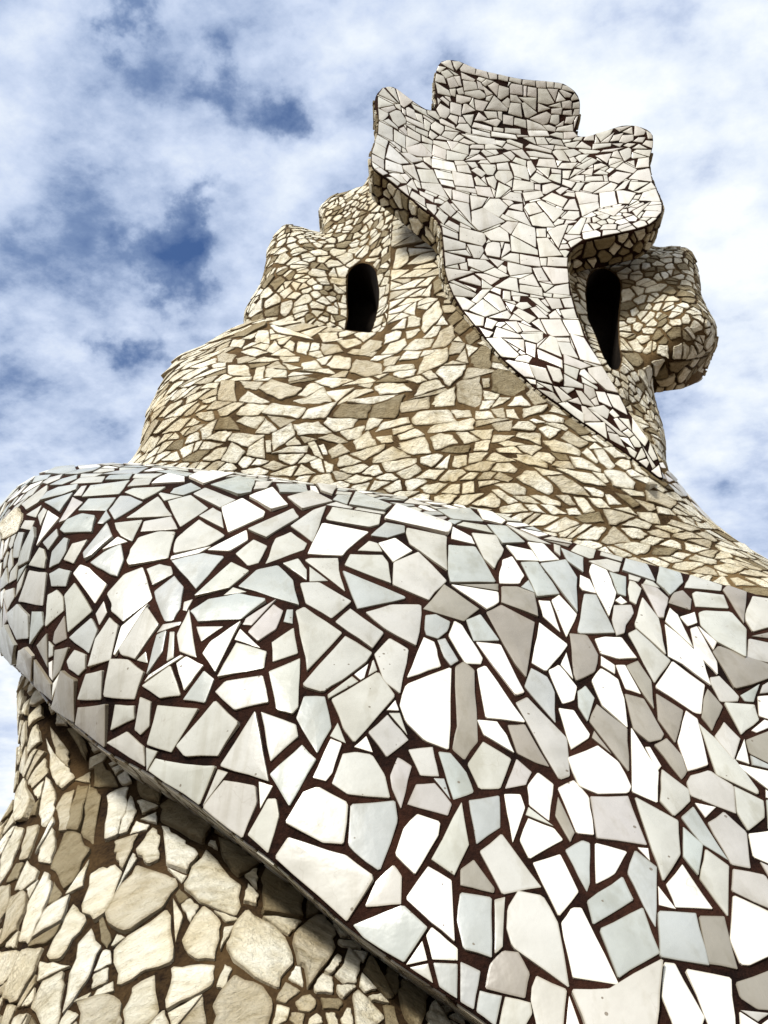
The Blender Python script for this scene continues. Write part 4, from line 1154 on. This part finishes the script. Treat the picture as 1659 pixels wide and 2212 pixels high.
base = Plate('stone_base', [
    (44, 1480, 1), (43, 1540, 1), (43, 1580, 1), (42, 1620, 1), (38, 1660, 1), (30, 1732, 1), (8, 1768, 1), (0, 1780, 1), (-60, 1900, 1),
    (-110, 2050, 1), (-130, 2300, 1), (-140, 2500, 0), (1300, 2500, 0), (1300, 2360, 0), (1080, 2190, 0), (800, 1985, 0), (600, 1835, 0),
    (350, 1640, 0), (200, 1550, 0), (110, 1480, 0), (60, 1450, .5)],
    [(44, 1480, 3.15), (80, 1480, 3.1), (150, 1540, 3.0), (330, 1640, 2.74), (560, 1820, 2.44), (800, 2000, 2.28), (1010, 2160, 2.16), (1250, 2330, 2.05),
     (60, 1560, 3.0), (110, 1600, 2.96), (200, 1660, 2.8), (360, 1760, 2.52), (570, 1930, 2.18), (780, 2090, 2.04), (980, 2240, 1.96),
     (40, 1700, 2.95), (110, 1750, 2.72), (210, 1810, 2.48), (370, 1900, 2.24), (560, 2040, 2.02), (750, 2180, 1.9), (950, 2320, 1.85),
     (10, 1815, 2.8), (90, 1880, 2.5), (200, 1940, 2.28), (360, 2030, 2.06), (540, 2150, 1.9), (720, 2280, 1.8),
     (-60, 2000, 2.65), (60, 2050, 2.25), (180, 2110, 2.08), (340, 2200, 1.92), (520, 2320, 1.8), (-100, 2300, 2.4), (40, 2350, 2.0),
     (300, 2450, 1.8), (900, 2450, 1.75)],
    1.2, M_MORTAR_B, rnd=(46, .22), step=14, ext=(.2, 1, 0))

body = Plate('stone_body', [
    (240, 1060, .6), (262, 1025, 1), (280, 1000, 1), (305, 965, 1), (312, 925, 1), (318, 895, 1), (333, 862, 1), (350, 830, 1), (368, 795, 1), (392, 770, 1),
    (435, 750, 1), (480, 722, 1), (520, 703, .8), (560, 692, .5), (620, 694, .2), (700, 706, .1), (760, 714, 0), (800, 718, 0), (832, 706, 0),
    (842, 600, 0), (846, 480, 0), (870, 430, 0), (1000, 430, 0), (1100, 600, 0), (1280, 760, 0), (1390, 930, 0), (1440, 1010, 0), (1500, 1086, 1),
    (1560, 1146, 1), (1659, 1212, 1), (1850, 1345, 1), (1850, 1500, 0), (1400, 1330, 0), (850, 1200, 0), (330, 1120, 0), (240, 1100, 0)],
    [(300, 1000, 3.5), (320, 900, 3.55), (350, 830, 3.6), (435, 750, 3.65), (560, 700, 3.55), (700, 712, 3.35), (800, 716, 3.22),
     (450, 850, 3.32), (600, 850, 3.2), (800, 850, 3.1), (1000, 850, 3.02), (450, 1000, 3.28), (600, 1030, 3.2), (850, 1060, 3.06),
     (900, 950, 3.03), (840, 600, 3.3), (900, 600, 3.2), (960, 600, 3.12), (870, 470, 3.4), (960, 500, 3.3), (1000, 700, 3.06),
     (1150, 900, 2.96), (1300, 1000, 2.92), (1400, 1060, 2.91), (1500, 1110, 2.95), (1130, 1100, 2.93), (1400, 1190, 2.83), (1660, 1230, 2.85),
     (1660, 1280, 2.73), (1300, 760, 3.2), (1200, 790, 3.12), (1260, 840, 3.1), (1310, 890, 3.08), (1380, 930, 3.1), (1850, 1400, 2.7), (1100, 600, 3.12), (850, 1200, 3.0), (330, 1120, 3.2)],
    1.3, M_MORTAR_O, rnd=(55, .3), step=13, ext=(.1, 1, 0))

EYE_L = [(752, 595), (763, 577), (781, 568), (799, 572), (812, 588), (819, 635), (814, 675), (797, 722), (749, 722), (752, 680), (750, 646)]
hood_l = Plate('stone_hood', [
    (529, 700, 1), (531, 671, 1), (545, 645, 1), (562, 617, 1), (576, 570, 1), (580, 538, 1), (598, 505, 1), (619, 487, 1), (652, 493, 1), (688, 504, 1), (700, 504, .5),
    (699, 480, 1), (691, 451, 1), (717, 426, 1), (760, 412, .8), (788, 399, .3), (810, 370, 0), (900, 370, 0), (1000, 440, 0), (1000, 540, 0), (900, 650, 0),
    (870, 770, 0), (540, 770, 0), (529, 735, 1)],
    [(530, 700, 3.72), (560, 620, 3.72), (600, 520, 3.78), (650, 500, 3.76), (650, 600, 3.62), (690, 650, 3.56), (695, 450, 3.95), (725, 520, 3.74),
     (765, 450, 3.74), (740, 600, 3.66), (800, 500, 3.62), (785, 640, 3.64), (840, 600, 3.42), (850, 480, 3.46), (850, 700, 3.38), (900, 450, 3.4),
     (760, 710, 3.56), (600, 700, 3.66), (820, 410, 3.62), (950, 500, 3.38)],
    .36, M_MORTAR_O, rnd=(26, .16), step=10, hole=EYE_L, hole_depth=.35)

EYE_R = [(1271, 600), (1287, 584), (1305, 580), (1327, 592), (1340, 612), (1340, 640), (1335, 688), (1337, 744), (1341, 780), (1335, 798), (1319, 796),
         (1303, 768), (1287, 724), (1271, 688), (1266, 636)]
hood_r = Plate('stone_hood', [
    (1200, 520, 0), (1300, 480, 0), (1380, 500, 0), (1395, 527, .3), (1427, 536, 1), (1447, 533, 1), (1475, 536, 1), (1493, 544, 1), (1502, 568, 1), (1509, 596, 1),
    (1513, 636, 1), (1527, 668, 1), (1543, 696, 1), (1547, 720, 1), (1546, 748, 1), (1533, 762, 1), (1497, 774, .3), (1442, 781, .1), (1416, 800, .5),
    (1407, 826, 1), (1413, 864, 1), (1425, 904, 1), (1434, 944, 1), (1436, 984, 1), (1440, 1025, .5), (1385, 975, 0), (1310, 878, 0), (1245, 765, 0), (1200, 640, 0)],
    [(1240, 560, 3.2), (1240, 650, 3.12), (1300, 540, 3.34), (1300, 680, 3.24), (1360, 560, 3.28), (1400, 600, 3.2), (1450, 550, 3.2), (1450, 650, 3.1), (1500, 600, 3.16),
     (1520, 690, 3.06), (1450, 700, 3.08), (1450, 745, 3.12), (1450, 785, 3.18), (1525, 750, 3.18), (1500, 780, 3.2), (1380, 750, 3.22), (1400, 810, 3.22), (1380, 850, 3.2), (1420, 900, 3.2),
     (1350, 850, 3.1), (1300, 780, 3.06), (1430, 980, 3.1), (1385, 960, 3.06), (1230, 700, 3.09), (1245, 765, 3.08), (1310, 878, 3.08)],
    .26, M_MORTAR_O, rnd=(26, .16), step=10, hole=EYE_R, hole_depth=.25)

head = Plate('tiled_crest', [
    (826, 190), (849, 188), (868, 200), (893, 219), (920, 236), (941, 238), (944, 225), (939, 184), (943, 150), (954, 133), (977, 130), (998, 135), (1032, 150),
    (1082, 162), (1128, 171), (1183, 176), (1217, 181), (1242, 198), (1252, 217), (1252, 246), (1245, 276), (1246, 293), (1267, 295), (1305, 284), (1343, 272),
    (1372, 272), (1397, 280), (1410, 293), (1410, 318), (1403, 343), (1404, 372), (1418, 406), (1431, 440), (1431, 457), (1418, 475), (1393, 490), (1343, 503),
    (1267, 519), (1242, 532), (1228, 551), (1226, 582), (1235, 637), (1250, 687), (1271, 738), (1301, 793), (1333, 845), (1357, 889), (1399, 948),
    (1420, 985), (1432, 1034), (1411, 1024), (1355, 980), (1275, 924), (1203, 872), (1135, 820), (1091, 780), (1047, 729), (1015, 689), (992, 662), (969, 612), (958, 561),
    (954, 498), (939, 469), (910, 448), (876, 419), (839, 389), (809, 368), (801, 351), (803, 326), (813, 297), (818, 259), (809, 221), (815, 202)],
    [(830, 195, 2.84), (960, 140, 2.72), (1230, 190, 2.72), (1100, 150, 2.69), (1380, 280, 2.82), (1100, 230, 2.85), (1000, 300, 2.97), (1150, 310, 2.98),
     (1250, 330, 2.97), (850, 300, 2.93), (820, 360, 2.86), (900, 350, 2.98), (1100, 400, 3.02), (1400, 350, 2.9), (1420, 460, 2.84), (1300, 420, 2.96),
     (1300, 505, 2.89), (950, 460, 2.92), (1050, 500, 2.98), (1200, 530, 2.95), (1090, 600, 2.97), (965, 600, 2.98), (1227, 600, 2.96),
     (1100, 700, 2.97), (1240, 690, 2.95), (1200, 800, 2.89), (1300, 790, 2.90), (1400, 950, 2.88)]
    + [(x, y, float(body.tps([(x, y)])[0]) - .035) for x, y in ((992, 662), (1047, 729), (1091, 780), (1135, 820), (1203, 872), (1275, 924), (1355, 980), (1411, 1024))],
    .24, M_MORTAR_R, rnd=(10, 0), step=11)

TAIL = [(1405, 975), (1445, 980), (1580, 1160), (1548, 1139), (1491, 1086), (1455, 1060), (1425, 1038)]

PL = [band, base, body, hood_l, hood_r, head]
for p in PL:
    p.ob.parent = tower
    p.ob.matrix_parent_inverse = Matrix.Translation(-tower.location)
    p.allb = BVHTree.FromPolygons([tuple(v) for v in p.verts], p.faces)
    ALL_BVH.append(p.allb)

# dark flues behind the two openings
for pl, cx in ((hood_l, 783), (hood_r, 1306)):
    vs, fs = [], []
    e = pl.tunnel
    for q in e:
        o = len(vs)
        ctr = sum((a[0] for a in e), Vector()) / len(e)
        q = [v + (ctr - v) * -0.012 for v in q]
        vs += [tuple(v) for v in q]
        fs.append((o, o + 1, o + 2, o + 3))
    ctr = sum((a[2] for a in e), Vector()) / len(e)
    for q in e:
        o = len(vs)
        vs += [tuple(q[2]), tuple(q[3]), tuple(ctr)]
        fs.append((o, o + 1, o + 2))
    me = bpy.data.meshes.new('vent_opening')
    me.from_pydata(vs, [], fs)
    me.materials.append(M_HOLE_SHADE)
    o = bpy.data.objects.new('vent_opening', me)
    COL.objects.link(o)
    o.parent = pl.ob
    # cut the back wall of the shell open behind the flue is not needed: the flue stops before it


# ------------------------------------------------------------------ traced pieces
def centroid(pl):
    return sum(p[0] for p in pl) / len(pl), sum(p[1] for p in pl) / len(pl)


def load_traced(groups, plate, grow):
    out = []
    done = []
    rng = random.Random(3)
    for (ox, oy, k, txt) in groups:
        for line in txt.strip().split('\n'):
            for chunk in line.split(';'):
                tk = chunk.split()
                if not tk:
                    continue
                code = tk[0]
                nums = [float(v) for v in tk[1:]]
                pts = [(ox + nums[i] / k, oy + nums[i + 1] / k) for i in range(0, len(nums), 2)]
                pts = [(x + (70 if x > 2490 else 0), y + (70 if y > 3318 else 0)) for x, y in pts]
                pts = [(x * .6636, y * .6636) for x, y in pts]
                cx, cy = centroid(pts)
                smp = [(cx + (x - cx) * f, cy + (y - cy) * f) for x, y in pts for f in (.3, .55, .8)]
                if any(abs(centroid(d)[0] - cx) < 160 and abs(centroid(d)[1] - cy) < 160 and
                       (pip(cx, cy, d) or pip(*centroid(d), pts) or sum(pip(x, y, d) for x, y in smp) > .17 * len(smp)) for d in done):
                    continue
                done.append(pts)
                pts = [(cx + (x - cx) * grow, cy + (y - cy) * grow) for x, y in pts]
                cor = []
                ok = True
                for (x, y) in pts:
                    h = None
                    for f in (0, .06, .14, .26, .42):
                        h, _n = plate.hit(x + (cx - x) * f, y + (cy - y) * f)
                        if h is not None:
                            break
                    if h is None:
                        ok = False
                        break
                    cor.append(h)
                if not ok:
                    done.pop()
                    continue
                n = Vector()
                c = sum(cor, Vector()) / len(cor)
                for i in range(len(cor)):
                    n += (cor[i - 1] - c).cross(cor[i] - c)
                n.normalize()
                if n.dot(c - EYE) > 0:
                    n = -n
                out.append((cor, n, code, pts, (cx, cy)))
    return out


def make_blocked(plate, traced, segs):
    polys = [t[3] for t in traced]
    C = np.array([centroid(p) for p in polys]) if polys else np.zeros((0, 2))
    kd = None
    if segs:
        kd = KDTree(len(segs) * 5)
        i = 0
        for a, b in segs:
            for f in (0, .25, .5, .75, 1):
                kd.insert(a.lerp(b, f), i)
                i += 1
        kd.balance()

    def blocked(v, r):
        if kd:
            co, i, d = kd.find(v)
            if d < r:
                return True
        if len(C):
            x, y, z = to_px(v)
            dd = np.hypot(C[:, 0] - x, C[:, 1] - y)
            for j in np.nonzero(dd < 170)[0]:
                if pip(x, y, polys[j]):
                    return True
        return False
    blocked.kd = kd
    return blocked


def rim_polys(plate):
    return plate.verts, plate.rim


def cover(plate, traced, spacing, gap, ncand, colour, stone, th_px, split=.4, stretch=(1, 1), rim=None, seed=1, tight=1.0):
    """fill everything the traced pieces leave free, then the rim"""
    rng = np.random.default_rng(seed)
    prng = random.Random(seed)
    items = []
    tseg = []
    for cor, n, code, pts, _c in traced:
        th = th_px * to_px(cor[0])[2] / F
        items.append((cor, n, th * (.8 + .5 * prng.random()), stone_col(prng, .0) if code == 's' else (stone_col(prng, 1.0) if code == 'd' else tile_col(code, prng)), plate.fb, code in 'sd'))
        for i in range(len(cor)):
            A, B = pts[i - 1], pts[i]
            m = max(1, int(math.hypot(B[0] - A[0], B[1] - A[1]) / 22))
            prev = cor[i - 1]
            for q in range(1, m + 1):
                nx = cor[i] if q == m else plate.hit(A[0] + (B[0] - A[0]) * q / m, A[1] + (B[1] - A[1]) * q / m)[0]
                if nx is None:
                    continue
                tseg.append((prev, nx))
                prev = nx
    segs = plate.segs + tseg
    for cor, n in cells(plate.v3, plate.front, plate.fb, spacing, gap, prng, ncand, segs, make_blocked(plate, traced, segs), stretch, split) if False else \
            cells_np(plate, spacing, gap, seed, ncand, segs, make_blocked(plate, traced, segs), stretch, split, tight):
        th = th_px * to_px(cor[0])[2] / F
        gx, gy, gz = to_px(sum(cor, Vector()) / len(cor))
        if any(abs(t[4][0] - gx) < 150 and abs(t[4][1] - gy) < 150 and pip(gx, gy, t[3]) for t in traced):
            continue
        items.append((cor, n, th * (.75 + .5 * prng.random()), colour(prng), plate.fb, stone))
    return items


class RNG(random.Random):
    def choice_np(s):
        return None


def cells_np(plate, spacing, gap, seed, ncand, segs, blocked, stretch, split, tight=1.0):
    class R:
        def __init__(q):
            q.a = np.random.default_rng(seed)
            q.b = random.Random(seed)

        def choice(q, *a, **k):
            return q.a.choice(*a, **k)

        def random(q, n=None):
            return q.a.random(n) if n else q.b.random()
    return cells(plate.v3, plate.front, plate.fb, spacing, gap, R(), ncand, segs, blocked, stretch, split, tight=tight)


def rim_cover(plate, spacing, gap, ncand, colour, stone, th_px, seed=7, split=.3):
    class R:
        def __init__(q):
            q.a = np.random.default_rng(seed)
            q.b = random.Random(seed)

        def choice(q, *a, **k):
            return q.a.choice(*a, **k)

        def random(q, n=None):
            return q.a.random(n) if n else q.b.random()
    prng = random.Random(seed)
    used = sorted({i for f in plate.rim for i in f})
    mp_ = {g: i for i, g in enumerate(used)}
    vs = [plate.verts[i] for i in used]
    fs = [tuple(mp_[i] for i in f) for f in plate.rim]
    bv = BVHTree.FromPolygons([tuple(v) for v in vs], fs)
    n0 = len(plate.v3)
    segs = list(plate.segs) + [(plate.verts[f[2]], plate.verts[f[3]]) for f in plate.rim]
    items = []
    for cor, n in cells(vs, fs, bv, spacing, gap, R(), ncand, segs, make_blocked(plate, [], plate.segs), (1, 1), split):
        c = sum(cor, Vector()) / len(cor)
        th = th_px * to_px(cor[0])[2] / F
        if n.dot(c - EYE) > 0.3 * (c - EYE).length:
            continue
        items.append((cor, n, th * (.75 + .5 * prng.random()), colour(prng), bv, stone))
    return items


def white_mix(r):
    x = r.random()
    return tile_col('W' if x < .34 else 'w' if x < .72 else 'g' if x < .88 else 'p' if x < .94 else 't', r)


def crest_mix(r):
    x = r.random()
    return tile_col('H' if x < .2 else 'h', r)


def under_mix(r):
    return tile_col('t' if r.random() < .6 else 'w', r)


tr_band = load_traced(TRACE_BAND, band, 1.03)
tr_base = load_traced(TRACE_BASE, base, 1.02)
tr_body = load_traced(TRACE_BODY, body, 1.03)
tr_head = [(a, b, {'W': 'H', 'w': 'h'}[c], d, e) for a, b, c, d, e in load_traced(TRACE_HEAD, head, 1.045)]
print('traced', len(tr_band), len(tr_base), len(tr_head))

it = cover(band, tr_band, 62, 8, 16000, white_mix, False, 2.6, .35, seed=21)
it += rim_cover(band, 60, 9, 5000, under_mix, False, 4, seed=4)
lay(band.ob, 'ceramic_tile', 'small_ceramic_tiles', M_TILE, [i for i in it if not i[5]])
lay(band.ob, 'stone', 'small_stones', M_STONE, [i for i in it if i[5]])
print('band', len(it))
it = cover(base, tr_base, 74, 10, 12000, lambda r: stone_col(r, .1), True, 5, .35, seed=22, stretch=(.85, 1.2))
lay(base.ob, 'stone', 'small_stones', M_STONE, it)
print('base', len(it))
it = cover(body, tr_body, 60, 4.6, 26000, lambda r: stone_col(r, .04), True, 2.0, .30, seed=23, stretch=(1.55, .72), tight=.75)
def on_tail(cor):
    c = sum(cor, Vector()) / len(cor)
    x, y, z = to_px(c)
    return pip(x, y, TAIL)


tl = [(c, n, th * .7, crest_mix(random.Random(int(c[0].x * 1e4))), bv, False) for (c, n, th, k, bv, st) in it if on_tail(c)]
it = [i for i in it if not on_tail(i[0])]
lay(body.ob, 'stone', 'small_stones', M_STONE, it)
lay(body.ob, 'ceramic_tile', 'small_ceramic_tiles', M_TILE, tl)
print('body', len(it), len(tl))
for k, h in enumerate((hood_l, hood_r)):
    it = cover(h, [], 37, 4, 16000, lambda r: stone_col(r, .22), True, 2.0, .5, seed=24 + k, stretch=(.95, 1.1))
    it += rim_cover(h, 36, 4.5, 5000, lambda r: stone_col(r, .3), True, 3, seed=34 + k)
    lay(h.ob, 'stone', 'small_stones', M_STONE, it)
    print('hood', len(it))
it = cover(head, tr_head, 44, 3.0, 22000, crest_mix, False, 1.3, .6, seed=26, tight=.5)
lay(head.ob, 'ceramic_tile', 'small_ceramic_tiles', M_TILE, it)
print('crest', len(it))
it = rim_cover(head, 36, 5, 9000, lambda r: stone_col(r, .6), True, 4, seed=36)  # mostly dark stones: shade under the crest put into the rim's colour
lay(head.ob, 'stone', 'small_stones', M_STONE, it)

# ------------------------------------------------------------------ terrace and the hidden foot of the tower
def ring_mesh(name, rings, mat, parent=None):
    vs = [p for r in rings for p in r]
    m = len(rings[0])
    fs = []
    for k in range(len(rings) - 1):
        for i in range(m):
            j = (i + 1) % m
            fs.append((k * m + i, k * m + j, (k + 1) * m + j, (k + 1) * m + i))
    fs.append(tuple(range((len(rings) - 1) * m, len(rings) * m)))
    me = bpy.data.meshes.new(name)
    me.from_pydata(vs, [], fs)
    me.materials.append(mat)
    me.polygons.foreach_set('use_smooth', [True] * len(fs))
    o = bpy.data.objects.new(name, me)
    COL.objects.link(o)
    if parent:
        o.parent = parent
        o.matrix_parent_inverse = Matrix.Translation(-parent.location)
    return o


# solid core so that the shells stand on the terrace and are closed from behind
rings = []
for z, cx, cy, rx, ry in ((0, .35, 3.6, 1.75, 1.55), (.7, .3, 3.6, 1.6, 1.45), (1.3, .25, 3.65, 1.45, 1.4), (2.2, .2, 3.95, 1.2, 1.15), (3.6, .2, 4.1, 1.25, 1.0),
                          (4.8, .2, 4.2, .9, .7), (5.4, .35, 4.2, .6, .5)):
    rings.append([(cx + rx * math.cos(a * math.pi / 16), cy + ry * math.sin(a * math.pi / 16), z) for a in range(32)])
core = ring_mesh('plastered_core', rings, M_MORTAR_O, tower)
terrace = ring_mesh('roof_terrace', [[(-400, -400, 0), (400, -400, 0), (400, 400, 0), (-400, 400, 0)]], M_FLOOR)
terrace['kind'] = 'structure'
terrace['label'] = 'flat roof terrace paved in pale clay tiles under the tower'
